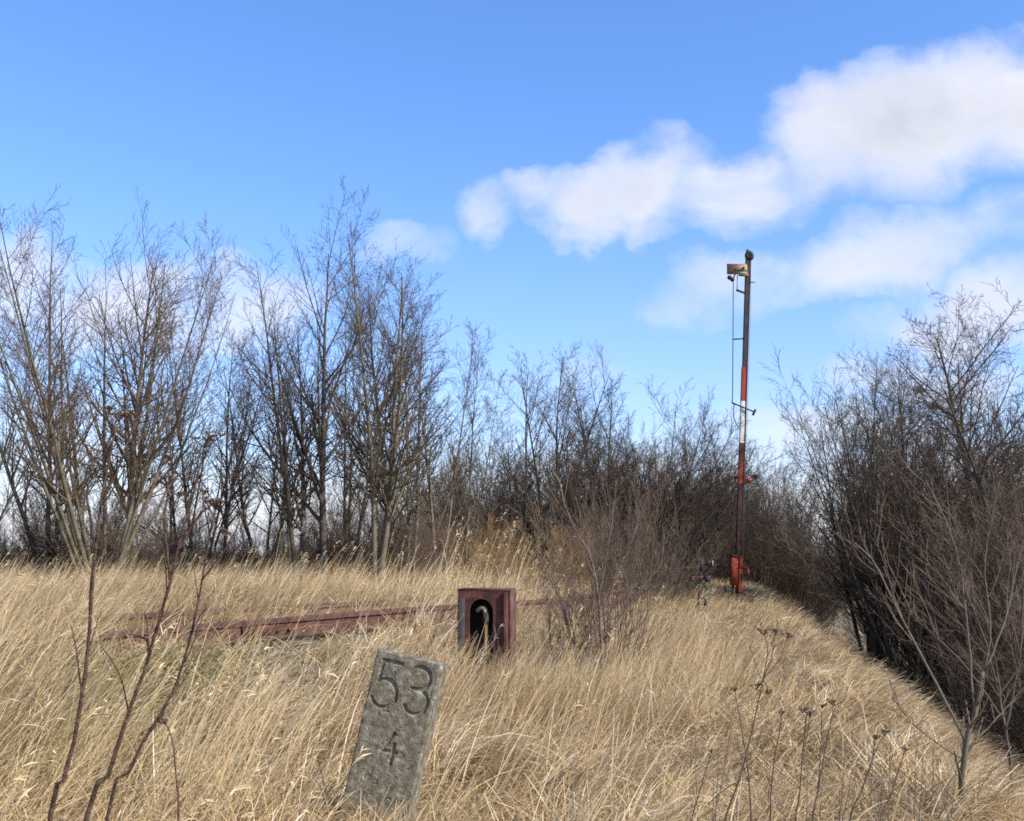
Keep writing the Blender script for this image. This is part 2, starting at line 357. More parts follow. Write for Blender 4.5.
def keep_mask(x, y, tall=False):
    e = edge(x, y); rd = raildist(x, y)
    k = e < (2.6 + 1.5 * ss((10 - y) / 6))
    k &= ~((np.abs(rd) < .05))
    # stone and box stay free of stems growing through
    k &= ~((np.abs(x + .40) < .17) & (np.abs(y - 4.45) < .13))
    k &= ~((np.abs(x + .18) < .27) & (np.abs(y - 8.15) < .2))
    # lower cover in front of the marker stone so its face shows
    front = (np.abs(x + .38 - .0 * y) < .26) & (y > 2.6) & (y < 4.4)
    if tall: k &= ~(front & (rng.random(len(x)) < .85))
    if tall:
        k &= ~((np.abs(x / y + .025) < .035) & (y > 5.5) & (y < 8) & (rng.random(len(x)) < .0))
        k &= ~((x / y > -.40) & (x / y < -.09) & (y > 4.3) & (y < 10) & (rd > -.3) & (rng.random(len(x)) < np.where(rd < 1.6, .78, .5)))
    win = (x / y > -.36) & (x / y < -.12)
    gp = (rd > .1) & (rd < 1.9) & (y < 10.5) & (y > 5) & (fb(x, y, .9) > .42)
    k &= ~(gp & (rng.random(len(x)) < (.8 if tall else .45)))
    k &= ~((rd > -1.6) & (rd < .3) & (y < 13) & win & (rng.random(len(x)) < (.66 if tall else .35)))
    return k
def scene_scale(x, y):      # relative height of the sward
    sx = x / y
    left = ss((.02 - sx) / .25)
    return left
def moss_of(x, y):
    rd = raildist(x, y)
    m = .55 * ss((fb(x + 3, y, .8) - .52) / .12) * ((rd > 0) & (rd < 3.2) & (y < 9.5))
    m = m + .22 * ss((fb(x + 31, y + 8, 1.4) - .60) / .08) * (x < .5) * (y < 6)
    for cx_, cy_, rr_ in ((-1.35, 4.4, .35), (-1.6, 6.6, .7), (-2.2, 5.6, .5), (-.6, 6.9, .4)):
        m = m + .75 * ss(1.2 - np.hypot(x - cx_, y - cy_) / rr_)
    return np.clip(m, 0, .85) * (rng.random(len(x)) < .55)
WIND = .15     # main lean azimuth (to the right, slightly away)
gs = GrassSet()
# matted thatch
x, y = sample(215000, 2.0, 40, 1.0); k = keep_mask(x, y); x, y = x[k], y[k]; n = len(x)
left = scene_scale(x, y)
flow = (vn(x, y, .55) - .5) * 3.0 + (vn(x + 4, y, 3.2) - .5) * 5.0
az = WIND + flow + rng.normal(0, .5, n)
tint = np.clip(.60 + (fb(x, y, 1.1) - .5) * .9 + rng.normal(0, .17, n) , .02, 1)
tint = np.where(rng.random(n) < .22, tint * .4, tint)
gs.add(*blades(x, y, rng.uniform(.12, .42, n), rng.uniform(.8, 1.5, n), az, rng.uniform(.003, .0076, n) * (1 + y * .06), rng.uniform(-.3, .9, n), tint, moss_of(x, y), lift=rng.random(n) * .05))
# upright dry sward
x, y = sample(120000, 2.2, 45, .82); k = keep_mask(x, y, True); x, y = x[k], y[k]; n = len(x)
left = scene_scale(x, y); e = edge(x, y)
cl = fb(x, y, 1.7); k = rng.random(n) < ss((cl - .25) / .3) * (.09 + .42 * left + .45 * (y > 9)); k |= (y > 12)
x, y, left, cl, e = x[k], y[k], left[k], cl[k], e[k]; n = len(x)
L = np.where((y > 9) & (x / y < -.1), .84, 1) * (.22 + .20 * left + .10 * ss((y - 9) / 10) * (e < -1)) * rng.uniform(.5, 1.35, n) * (.7 + .6 * cl)
L *= np.where((y < 4.6) & (x > -1.4) & (x < .6), .55, 1)
L *= np.where(e > -2.2, .72, 1); L *= np.where((x / y > -.40) & (x / y < -.09) & (y > 4.3) & (raildist(x, y) > -.2) & (y < 11), .6, 1)
az = WIND + (vn(x + 9, y, .4) - .5) * 2.2 + rng.normal(0, .6, n)
tint = np.clip(.64 + (fb(x + 7, y, .9) - .5) * .6 + rng.normal(0, .14, n), .05, 1)
gs.add(*blades(x, y, L, rng.uniform(.08, .65, n), az, rng.uniform(.0026, .0052, n) * (1 + y * .06), rng.uniform(.1, 1.1, n), tint, moss_of(x, y) * .7))
# flopped tussocks
xc, yc = sample(5600, 2.3, 26, .95); k = (edge(xc, yc) < 2.2); xc, yc = xc[k], yc[k]; m = len(xc); kk = 30
azc = WIND + (vn(xc + 2, yc, .7) - .5) * 3.4 + rng.normal(0, .7, m); tc_ = rng.normal(0, .12, m); Lc = rng.uniform(.7, 1.25, m) * (1 - .25 * (edge(xc, yc) > -2)) * np.where((yc < 4.5) & (np.abs(xc / yc + .09) < .09), .5, 1); thc = rng.uniform(.05, .7, m) + .8 * (xc / yc > -.2) * rng.random(m)
rp = lambda a: np.repeat(a, kk)
n = m * kk; rad_ = rng.gamma(1.5, .035, n); ra_ = rng.random(n) * 6.283
x = rp(xc) + rad_ * np.cos(ra_); y = rp(yc) + rad_ * np.sin(ra_); az = rp(azc) + rng.normal(0, .42, n)
L = rp(Lc) * rng.uniform(.22, .55, n); th = rp(thc) + rng.normal(0, .16, n); bd = rng.uniform(.7, 1.9, n); tt_ = np.clip(.66 + rp(tc_) + (fb(x, y, .8) - .5) * .5 + rng.normal(0, .13, n), .05, 1)
k = keep_mask(x, y, True)
gs.add(*blades(x[k], y[k], L[k], np.abs(th[k]), az[k], (rng.uniform(.003, .0062, n) * (1 + y * .05))[k], bd[k], tt_[k], (moss_of(x, y) * .4)[k], npt=6))
# broad curled leaves
x, y = sample(36000, 2.2, 10, 1); k = keep_mask(x, y); x, y = x[k], y[k]; n = len(x)
gs.add(*blades(x, y, rng.uniform(.08, .26, n), rng.uniform(.3, 1.5, n), rng.random(n) * 6.28, rng.uniform(.006, .012, n), rng.uniform(.5, 2.6, n), np.clip(rng.normal(.72, .2, n), 0, 1), 0 * x, lift=rng.random(n) * .08, npt=6))
gs.obj('dry_grass', 'matted straw coloured grass covering the embankment', 'grass')
# tall seeding stems
gt = GrassSet()
def plumes(x, y, L, th, az, big):
    n = len(x)
    V, Q, t, m, c = blades(x, y, L, th, az, rng.uniform(.003, .0054, n) * (1 + y * .04), rng.uniform(.1, .6, n), np.clip(rng.normal(.8, .12, n), .3, 1), 0 * x, npt=6)
    gt.add(V, Q, t, m)
    tip = c[:, -1]; prev = c[:, -2]; d = tip - prev; d /= np.linalg.norm(d, axis=1, keepdims=True)
    has = (rng.random(n) < (.12 if big[0] == 1 else .9)).astype(float)
    for j in range(9):
        f = rng.random(n) * .5
        st = prev + (tip - prev) * (0.3 + f[:, None] * 1.4)
        pl = rng.uniform(.025, .06, n) * big
        s = np.linspace(0, 1, 3)[None, :, None]
        q = d[:, None, :] * .8 + rng.normal(0, .35, (n, 1, 3)); q[:, :, 2] -= .1
        cc = st[:, None, :] + q * pl[:, None, None] * s; cc[:, :, 2] -= (s[..., 0] ** 2) * pl[:, None] * .3
        ww = rng.normal(0, 1, (n, 3)); ww /= np.linalg.norm(ww, axis=1, keepdims=True)
        wd = has[:, None, None] * np.array([.5, 1, .25])[None, :, None] * .0028 * big[:, None, None] * (1 + y * .03)[:, None, None]
        VV = np.stack([cc - ww[:, None] * wd, cc + ww[:, None] * wd], 2).reshape(-1, 3)
        b = (np.arange(n) * 6)[:, None] + (np.arange(2) * 2)[None]
        gt.add(VV, np.stack([b, b + 1, b + 3, b + 2], -1).reshape(-1, 4), np.repeat(np.clip(rng.normal(.82, .1, n), 0, 1), 6), np.zeros(n * 6))
x, y = sample(13000, 2.8, 19, .95); sx = x / y
k = keep_mask(x, y, True) & (sx < .16) & (rng.random(len(x)) < ss((.2 - sx) / .4) + .08) & ((np.abs(x + .40) > .35) | (y > 4.7)) & (edge(x, y) < -1.5) & ~((y < 4.4) & (np.abs(sx + .09) < .07))
k &= fb(x, y, .8) > .36
x, y = x[k], y[k]; n = len(x)
plumes(x, y, rng.uniform(.4, .8, n) * (1 - .3 * ss((4.5 - y) / 2)), rng.uniform(.15, .6, n), WIND + rng.normal(0, .35, n), np.full(n, 1.))
m = 4600; x = .0 + rng.normal(0, .55, m); y = 7.45 + rng.normal(0, .25, m); k = keep_mask(x, y); x, y = x[k], y[k]; n = len(x)
gt.add(*blades(x, y, rng.uniform(.28, .66, n), rng.uniform(.1, .8, n), WIND + rng.normal(0, .9, n), rng.uniform(.003, .006, n), rng.uniform(.1, .9, n), np.clip(rng.normal(.66, .16, n), .1, 1), 0 * x)[:4])
m = 1100; x = rng.uniform(-.66, -.2, m); y = rng.uniform(3.8, 4.14, m); n = m
gt.add(*blades(x, y, rng.uniform(.14, .34, n), rng.uniform(.1, .9, n), rng.random(n) * 6.28, rng.uniform(.003, .006, n), rng.uniform(.3, 1.6, n), np.clip(rng.normal(.66, .18, n), .1, 1), 0 * x, npt=6)[:4])
m = 5000; x = rng.uniform(-.3, 2.2, m); y = rng.uniform(8.6, 14, m); k = keep_mask(x, y); x, y = x[k], y[k]; n = len(x)
gt.add(*blades(x, y, rng.uniform(.32, .6, n), rng.uniform(.1, .7, n), WIND + rng.normal(0, .6, n), rng.uniform(.005, .008, n), rng.uniform(.1, .9, n), np.clip(rng.normal(.66, .16, n), .1, 1), 0 * x)[:4])
# reeds, taller, behind the box and beside the bush
pts = [(310, 14.5, .95), (520, 15, 1.1), (545, 14, 1.0), (430, 15, 1.15), (470, 14, 1.1), (500, 16, 1.2), (590, 13, 1.), (560, 11, .85), (450, 12, .9), (530, 10, .8), (620, 12, .8)]
x = []; y = []; L = []
for px, Y, h in pts:
    m = 15; x.append(P(px, 560, Y)[0] + rng.normal(0, .45, m)); y.append(Y + rng.normal(0, .5, m)); L.append(h * rng.uniform(.7, 1.15, m))
x, y, L = map(np.concatenate, (x, y, L)); n = len(x)
plumes(x, y, L, rng.uniform(.05, .35, n), WIND + rng.normal(0, .7, n), np.full(n, 1.2))
gt.obj('seeding_grass', 'tall pale grass stems with feathery seed heads leaning right', 'grass')

# ------------------------------------------------------------------ woody plants
def grow(start, d, L, r0, n, wig, up, r, taper=.75):
    m = len(start); pts = np.zeros((m, n + 1, 3)); pts[:, 0] = start; d = d.copy()
    for i in range(n):
        d = d + r.normal(0, wig, (m, 3)); d[:, 2] += up / n
        d /= np.linalg.norm(d, axis=1, keepdims=True) + 1e-9
        pts[:, i + 1] = pts[:, i] + d * (L / n)[:, None]
    rad = r0[:, None] * (1 - taper * np.linspace(0, 1, n + 1)[None])
    return pts, rad
def spawn(pts, rad, L, k, t0, t1, a0, a1, lr, rr, r, lenfall=.55, rmin=.0025, lenpow=1.0):
    m, n1, _ = pts.shape; n = n1 - 1
    par = np.repeat(np.arange(m), k); t = t0 + (t1 - t0) * ((np.tile(np.arange(k), m) + r.random(m * k)) / k)
    f = t * n; i = np.minimum(f.astype(int), n - 1); f = f - i
    st = pts[par, i] * (1 - f)[:, None] + pts[par, i + 1] * f[:, None]
    ra = rad[par, i] * (1 - f) + rad[par, i + 1] * f
    td = pts[par, i + 1] - pts[par, i]; td /= np.linalg.norm(td, axis=1, keepdims=True) + 1e-9
    rv = r.normal(0, 1, (m * k, 3)); rv -= td * (rv * td).sum(1, keepdims=True); rv /= np.linalg.norm(rv, axis=1, keepdims=True) + 1e-9
    a = r.uniform(a0, a1, m * k)[:, None]
    d = td * np.cos(a) + rv * np.sin(a)
    l = L[par] * lr * (1 - lenfall * t) * r.uniform(.6, 1.2, m * k)
    return st, d, l, np.maximum(ra * rr, rmin)
def woody(seed, H, stems, spread, lv, base_r, wig=.05, up=.3, minr=.003, bare=.25, lean=(0, 0), jit=.08, sublen=.5, ang=(.3, .75)):
    """returns (stem G, twig G); lv = list of child counts"""
    r = np.random.default_rng(seed)
    m = stems
    az = r.random(m) * 6.283; sp = spread * np.sqrt(r.random(m)); 
    if m == 1: sp = sp * 0
    d = np.stack([np.cos(az) * np.sin(sp) + lean[0], np.sin(az) * np.sin(sp) + lean[1], np.cos(sp)], -1); d /= np.linalg.norm(d, axis=1, keepdims=True)
    st = np.stack([np.cos(az) * jit * r.random(m), np.sin(az) * jit * r.random(m), np.full(m, -.25)], -1)
    L = (H + .25) * r.uniform(.75, 1.05, m); L[0] = H + .25
    pts, rad = grow(st, d, L, base_r * r.uniform(.6, 1.1, m) if m > 1 else np.array([base_r]), 9, wig, up * .3, r, .88)
    sg, tg = G(), G(); sg.tubes(pts, rad, 6)
    cur = (pts, rad, L)
    for j, k in enumerate(lv):
        last = j == len(lv) - 1
        pts, rad, L = cur
        t0 = bare if j == 0 else .12
        st, d, l, rr = spawn(pts, rad, L, k, t0, .97, ang[0], ang[1] if j == 0 else ang[1] + .1, (sublen if j == 0 else .5), .6, r, .6 if j == 0 else .4, minr)
        n = (7, 5, 4, 3)[min(j, 3)]
        p2, r2 = grow(st, d, l, rr, n, (wig * 1.3 + .008 * j), up * (1.0 if j == 0 else .6), r, .6 if last else .75)
        r2 = np.maximum(r2, minr * .8)
        (sg if j == 0 and H > 3.5 else tg).tubes(p2, r2, 4 if j == 0 else 3, cap=False)
        cur = (p2, r2, l)
    return sg, tg
CACHE = {}
ZMAX = {}
def source(key, parts, mats, kw):
    if key not in CACHE:
        s, t = woody(**kw)
        tv = np.concatenate(t.v); ZMAX[key] = float(np.percentile(tv[:, 2], 99.9))
        ms = mesh_np(parts[0], np.concatenate(s.v), np.concatenate(s.q)); ms.materials.append(M[mats[0]])
        mt = mesh_np(parts[1], tv, np.concatenate(t.q)); mt.materials.append(M[mats[1]])
        CACHE[key] = (ms, mt)
    return CACHE[key]
def plant(key, name, loc, rot, scale, label, cat, group=None, parts=('trunk', 'crown'), mats=('bark', 'twig'), **kw):
    source(key, parts, mats, kw)
    ms, mt = CACHE[key]
    o = empty(name, loc, label, cat, group); o.rotation_euler.z = rot
    o.scale = (scale, scale, scale) if np.isscalar(scale) else scale
    link(parts[0], ms, None, o); link(parts[1], mt, None, o)
    return o
def put_tree(px, Y, top, key, label, kw, rot=0., name='bare_tree', group=None, mats=('bark', 'twig'), H=None, xs=1., parts=('trunk', 'crown'), cat='tree'):
    X = P(px, 560, Y)[0]; z = float(gz(X, Y)); ht = P(px, top, Y)[2] - z
    source(key, parts, mats, kw); s = ht / ZMAX[key]
    return plant(key, name, (X, Y, z), rot, (s * xs, s * xs, s), label, cat, group, mats=mats, parts=parts, **kw)

KA = dict(seed=1, H=7, stems=12, spread=.46, lv=(16, 9, 5), base_r=.052, wig=.026, up=.35, minr=.0032, bare=.25, jit=.3, sublen=.32, ang=(.35, .8))
KB = dict(seed=2, H=7, stems=1, spread=0, lv=(34, 11, 6), base_r=.095, wig=.026, up=.5, minr=.0032, bare=.2, sublen=.5, ang=(.45, .95))
KC = dict(seed=7, H=7, stems=3, spread=.2, lv=(20, 9, 5), base_r=.07, wig=.028, up=.35, minr=.0032, bare=.22, sublen=.36, ang=(.4, .95))
KD = dict(seed=4, H=5, stems=3, spread=.25, lv=(16, 8, 5), base_r=.045, wig=.035, up=.3, minr=.003, bare=.2, sublen=.38, ang=(.4, .95))
KE = dict(seed=5, H=4.5, stems=8, spread=.85, lv=(13, 8, 5), base_r=.045, wig=.04, up=.28, minr=.003, bare=.2, jit=.3, sublen=.45, ang=(.35, .9))
KF = dict(seed=6, H=8, stems=1, spread=0, lv=(28, 10, 6, 3), base_r=.13, wig=.045, up=.3, minr=.004, bare=.3, sublen=.5, ang=(.5, 1.0))
KG = dict(seed=9, H=6, stems=2, spread=.14, lv=(24, 8, 4), base_r=.042, wig=.022, up=.45, minr=.0032, bare=.22, sublen=.28, ang=(.4, .9))
T = [
 (130, 20, 205, 'B1', 'tall leafless tree with one clear olive trunk at left, many ascending limbs', dict(KB, seed=21), 0., ('bark', 'twig'), 1.0),
 (104, 19, 228, 'A1', 'many stemmed leafless tree fanning out wide at the far left', KA, 1., ('bark', 'twig'), 1.15),
 (-55, 17, 300, 'A2', 'leafless tree mostly cut by the left edge, its branches reaching in', dict(KA, seed=31, stems=6), 2., ('bark_dark', 'twig'), 1.),
 (326, 20, 188, 'B2', 'tallest dark trunked leafless tree left of the middle gap, thin spire top', dict(KB, seed=22, H=7.2, lv=(22, 8, 6, 2)), .5, ('bark_dark', 'twig_dark'), .95),
 (374, 19, 215, 'C1', 'leafless tree forking low into dark close stems, right of the tallest spire', KC, .9, ('bark', 'twig_dark'), 1.),
 (290, 21, 300, 'G1', 'slim leafless tree leaning left of the tallest spire tree', dict(KG, lean=(-.12, 0)), 0, ('bark_dark', 'twig_dark'), 1.2),
 (262, 23, 345, 'D1', 'low twin stemmed leafless tree filling the gap between the left tree groups', KD, .4, ('bark_dark', 'twig_dark'), 1.1),
 (222, 22, 330, 'G2', 'slim leafless tree just right of the single olive trunk', dict(KG, seed=43), 1.4, ('bark_dark', 'twig_dark'), 1.2),
 (410, 21, 262, 'G3', 'slim straight leafless pole tree right of the low forked tree', dict(KG, seed=41), 2.2, ('bark', 'twig_dark'), 1.1),
 (438, 20.5, 312, 'G4', 'second slim pole tree counted rightwards from the low forked tree', dict(KG, seed=42), 1.7, ('bark', 'twig_dark'), 1.1),
 (466, 21, 325, 'G1', 'third slim pole tree, last before the gap in the tree row', dict(KG, lean=(-.12, 0)), 3.3, ('bark', 'twig_dark'), 1.),
 (350, 24, 300, 'C2', 'leafless tree standing behind and between the two tallest trees', dict(KC, seed=17), 2.9, ('bark_dark', 'twig_dark'), 1.),
 (178, 24, 380, 'D2', 'short leafless tree behind the reddish seed heads at left', dict(KD, seed=14), 3.9, ('bark_dark', 'twig_dark'), 1.2),
 (523, 26, 345, 'D3', 'narrow leafless tree above the tawny bush, with a bent trunk', dict(KD, seed=15), 1.1, ('bark_dark', 'twig_dark'), 1.),
 (553, 27, 340, 'C3', 'leafless tree with pale spreading twigs, middle of the tree row', dict(KC, seed=19, H=5.5), 4.2, ('bark_dark', 'twig'), 1.),
 (592, 26, 385, 'E2', 'rounded leafless tree behind the pale foreground shrub', dict(KE, seed=16), .3, ('bark_dark', 'twig_dark'), .95),
 (640, 25, 388, 'E1', 'broad leafless tree with branches sprawling right towards the signal', dict(KE, lean=(.12, 0)), 0, ('bark_dark', 'twig_dark'), 1.05),
 (605, 28, 372, 'C5', 'tallest dark stemmed tree directly behind the pale shrub', dict(KC, seed=29, H=5), 1.3, ('bark_dark', 'twig_dark'), 1.15),
 (662, 27, 425, 'E5', 'wide low leafless tree whose outer twigs reach towards the signal mast', dict(KE, seed=36), 1.3, ('bark_dark', 'twig_dark'), 1.1),
 (200, 21, 300, 'C6', 'bushy headed leafless tree touching the right side of the olive trunked one', dict(KC, seed=37, spread=.35), 2.3, ('bark_dark', 'twig'), .9),
 (50, 22, 235, 'C7', 'leafless tree with reddish twigs near the left edge', dict(KC, seed=38, spread=.35), 1.8, ('bark', 'twig'), 1.),
 (395, 22, 240, 'B5', 'dark leafless tree close behind the forked tree, with ascending limbs', dict(KB, seed=25), 2.4, ('bark_dark', 'twig_dark'), .9),
 (300, 19.5, 250, 'C8', 'leafless tree with several thin stems left of the spire topped one', dict(KC, seed=39, spread=.3), .8, ('bark_dark', 'twig_dark'), .9),
 (905, 23, 358, 'E6', 'spreading leafless tree rising out of the middle of the right thicket', dict(KE, seed=46, H=5, spread=.35), 2.6, ('bark_dark', 'twig_dark'), 1.),
 (960, 22, 350, 'C9', 'leafless tree between the two tallest trees of the right hand group', dict(KC, seed=47, spread=.35), 3.6, ('bark_dark', 'twig_dark'), 1.),
 (885, 26, 368, 'E7', 'low round topped tree at the left flank of the right hand group', dict(KE, seed=48, H=5, spread=.35), 4.6, ('bark_dark', 'twig_dark'), 1.),
 (628, 26, 400, 'E8', 'dark dense crowned tree between the tallest dark stemmed one and the sprawling one', dict(KE, seed=56, lv=(16, 9, 6)), 1.3, ('bark_dark', 'twig_dark'), 1.),
 (648, 28, 398, 'E9', 'dark tree whose round crown overlaps the sprawling tree from behind', dict(KE, seed=57, lv=(16, 9, 6)), 2.3, ('bark_dark', 'twig_dark'), .85),
 (872, 25, 362, 'C12', 'leafless tree with crowded upright twigs at the front of the right hand group', dict(KC, seed=58, spread=.3), 2.3, ('bark_dark', 'twig_dark'), .8),
 (915, 28, 342, 'C11', 'tall fine twigged tree at the back of the right hand group', dict(KC, seed=59), 2.3, ('bark_dark', 'twig_dark'), 1.),
 (690, 33, 470, 'E2', 'low distant leafless tree left of the signal mast', dict(KE, seed=16), 2.3, ('bark_dark', 'twig_dark'), 1.),
 (715, 44, 466, 'F2', 'distant leafless tree with dark mistletoe clumps beside the signal mast', dict(KF, seed=27), 1., ('bark_dark', 'twig_dark'), .9),
 (752, 46, 462, 'F2', 'distant leafless tree rising just right of the signal mast', dict(KF, seed=27), 3., ('bark_dark', 'twig_dark'), .9),
 (992, 24, 268, 'F1', 'tallest leafless tree at the right edge with a dark crooked trunk', KF, .4, ('bark_dark', 'twig_dark'), .9),
 (1030, 21, 330, 'F2', 'leafless tree cut by the right edge, beside the tallest one', dict(KF, seed=27), 5, ('bark_dark', 'twig_dark'), .9),
 (925, 26, 330, 'F3', 'second tallest leafless tree of the right hand group', dict(KF, seed=28), 1.9, ('bark_dark', 'twig_dark'), .9),
 (885, 27, 350, 'C2', 'leafless tree with several upright stems over the right thicket', dict(KC, seed=17), .2, ('bark_dark', 'twig_dark'), .9),
 (862, 28, 355, 'C4', 'leftmost leafless tree of the right hand group, edging the sky gap', dict(KC, seed=23, spread=.2), 2., ('bark_dark', 'twig_dark'), .8),
]
for (px, Y, top, key, lab, kw, rot, ms, xsc) in T:
    put_tree(px, Y, top, key + ms[0] + ms[1], lab, kw, rot, mats=ms, xs=xsc)

# bushes of the thickets (three sources, copied)
KS = [dict(seed=51, H=3, stems=20, spread=.6, lv=(10, 7, 4), base_r=.018, wig=.045, up=.4, minr=.0028, bare=.1, jit=.5, sublen=.45, ang=(.25, .7)),
      dict(seed=52, H=3, stems=16, spread=.42, lv=(12, 7, 4), base_r=.02, wig=.04, up=.45, minr=.0028, bare=.1, jit=.4, sublen=.42, ang=(.25, .65)),
      dict(seed=53, H=3, stems=24, spread=.75, lv=(9, 6, 4), base_r=.017, wig=.055, up=.35, minr=.0028, bare=.08, jit=.6, sublen=.45, ang=(.25, .75))]
rb = np.random.default_rng(77)
def bush(x, y, h, label, group, ms=('bark_dark', 'thicket'), k=None, name='leafless_bush', xs=1.):
    k = int(rb.integers(3)) if k is None else k
    key = 'S%d' % k + ms[1]; source(key, ('stems', 'twigs'), ms, KS[k]); s = h / ZMAX[key]
    plant(key, name, (x, y, float(gz(x, y)) - .05), rb.random() * 6.28, (s * xs, s * xs, s), label, 'bush', group, parts=('stems', 'twigs'), mats=ms, **KS[k])
def bush_px(px, top, Y, *a, **k):
    X = P(px, 560, Y)[0]; h = P(px, top, Y)[2] - float(gz(X, Y)); bush(X, Y, h, *a, **k)
gl = ('brown leafless bush in the thicket below the embankment at right', 'bushes in the right hand thicket')
# profile of the thicket top from the photograph, front to back rows
for Y, prof, n in ((8.5, [(930, 640), (1060, 570)], 3), (11, [(900, 610), (1080, 530)], 4), (14.5, [(880, 570), (1080, 480)], 6), (19, [(862, 540), (920, 470), (1080, 430)], 8), (25, [(850, 520), (880, 430), (1080, 400)], 9), (33, [(842, 520), (870, 430), (1060, 400)], 8)):
    for i in range(n):
        px = prof[0][0] + (prof[-1][0] - prof[0][0]) * (i + rb.uniform(.1, .9)) / n
        X = P(px, 560, Y)[0]
        top = np.interp(px, [p[0] for p in prof], [p[1] for p in prof]) + rb.uniform(-12, 35)
        Yb = Y * rb.uniform(.93, 1.07); X = P(px, 560, Yb)[0]; need = 2.4 + .5 * (P(px, top, Yb)[2] + 2.5)
        if edge(X, Yb) < need: X = X + need - float(edge(X, Yb)); px = 512 + (px - 512) * X / P(px, 560, Yb)[0]
        bush_px(px, top, Yb, *gl, xs=.8 if px < 930 else 1.)
gl = ('dark leafless bush massed behind the signal mast', 'bushes behind the signal mast')
for i in range(26):
    px = 655 + 165 * (i + rb.random()) / 26
    top = np.interp(px, [650, 700, 740, 790, 822], [500, 475, 452, 482, 560]) + rb.uniform(-8, 25)
    bush_px(px, top, rb.uniform(36, 50), *gl, ms=('bark_dark', 'twig_dark'))
gl = ('low dark leafless bush in the hedge along the back of the plateau', 'low hedge behind the left trees')
for i in range(44):
    px = -30 + 720 * (i + rb.random()) / 44
    bush_px(px, 548 + rb.uniform(-14, 10) - 40 * (px > 400), rb.uniform(25, 33), *gl, ms=('bark_dark', 'twig_dark'))
gl = ('far low bush in the distant hedge seen between the tree trunks', 'distant hedge on the horizon')
for i in range(40):
    px = -40 + 800 * (i + rb.random()) / 40
    bush_px(px, 543 + rb.uniform(-6, 6), rb.uniform(50, 70), *gl, ms=('bark_dark', 'twig_dark'), xs=1.8)
gl = ('grey brown understorey shrub among the left tree trunks', 'undergrowth shrubs among the left trees')
for i in range(24):
    px = -30 + 530 * (i + rb.random()) / 24
    bush_px(px, rb.uniform(440, 535) , rb.uniform(19, 25), *gl, ms=('bark_dark', 'thicket'), xs=1.15)
for i in range(14):
    px = 420 + 280 * (i + rb.random()) / 14
    bush_px(px, rb.uniform(425, 495), rb.uniform(25, 30), 'dark brown bush filling the tree row between the tawny bush and the signal', 'bushes in the middle of the tree row', ms=('bark_dark', 'twig_dark'))
for px, top, Y, lab in ((530, 505, 20, 'wide tawny brown bush in the middle behind the rusty box'), (470, 500, 21, 'tawny bush directly left of the wide tawny one'), (575, 520, 22, 'tawny bush half hidden by the pale shrub')):
    bush_px(px, top, Y, lab, 'tawny bushes', ms=('tawny', 'tawny'), xs=1.3)
for px, top, Y, lab in ((615, 480, 19, 'dark reddish shrub right behind the pale foreground shrub'), (655, 500, 21, 'dark shrub between the pale foreground shrub and the signal')):
    bush_px(px, top, Y, lab, 'dark shrubs behind the pale shrub', ms=('bark_dark', 'thicket'), xs=1.)

# pale shrub in the middle, saplings
KP = dict(seed=61, H=2.3, stems=22, spread=.55, lv=(8, 5, 4), base_r=.016, wig=.07, up=.35, minr=.0022, bare=.12, jit=.35, sublen=.45)
put_tree(603, 10, 452, 'P1', 'twiggy pale shrub growing from the grass right of the rusty box', KP, 0, name='leafless_shrub', mats=('pale_twig', 'thicket'), parts=('stems', 'twigs'), cat='shrub', xs=.68)
put_tree(555, 10.4, 545, 'P2', 'small grey shrub between the rusty box and the pale shrub', dict(KP, seed=62, stems=10), 0, name='leafless_shrub', mats=('pale_twig', 'thicket'), parts=('stems', 'twigs'), cat='shrub', xs=1.2)

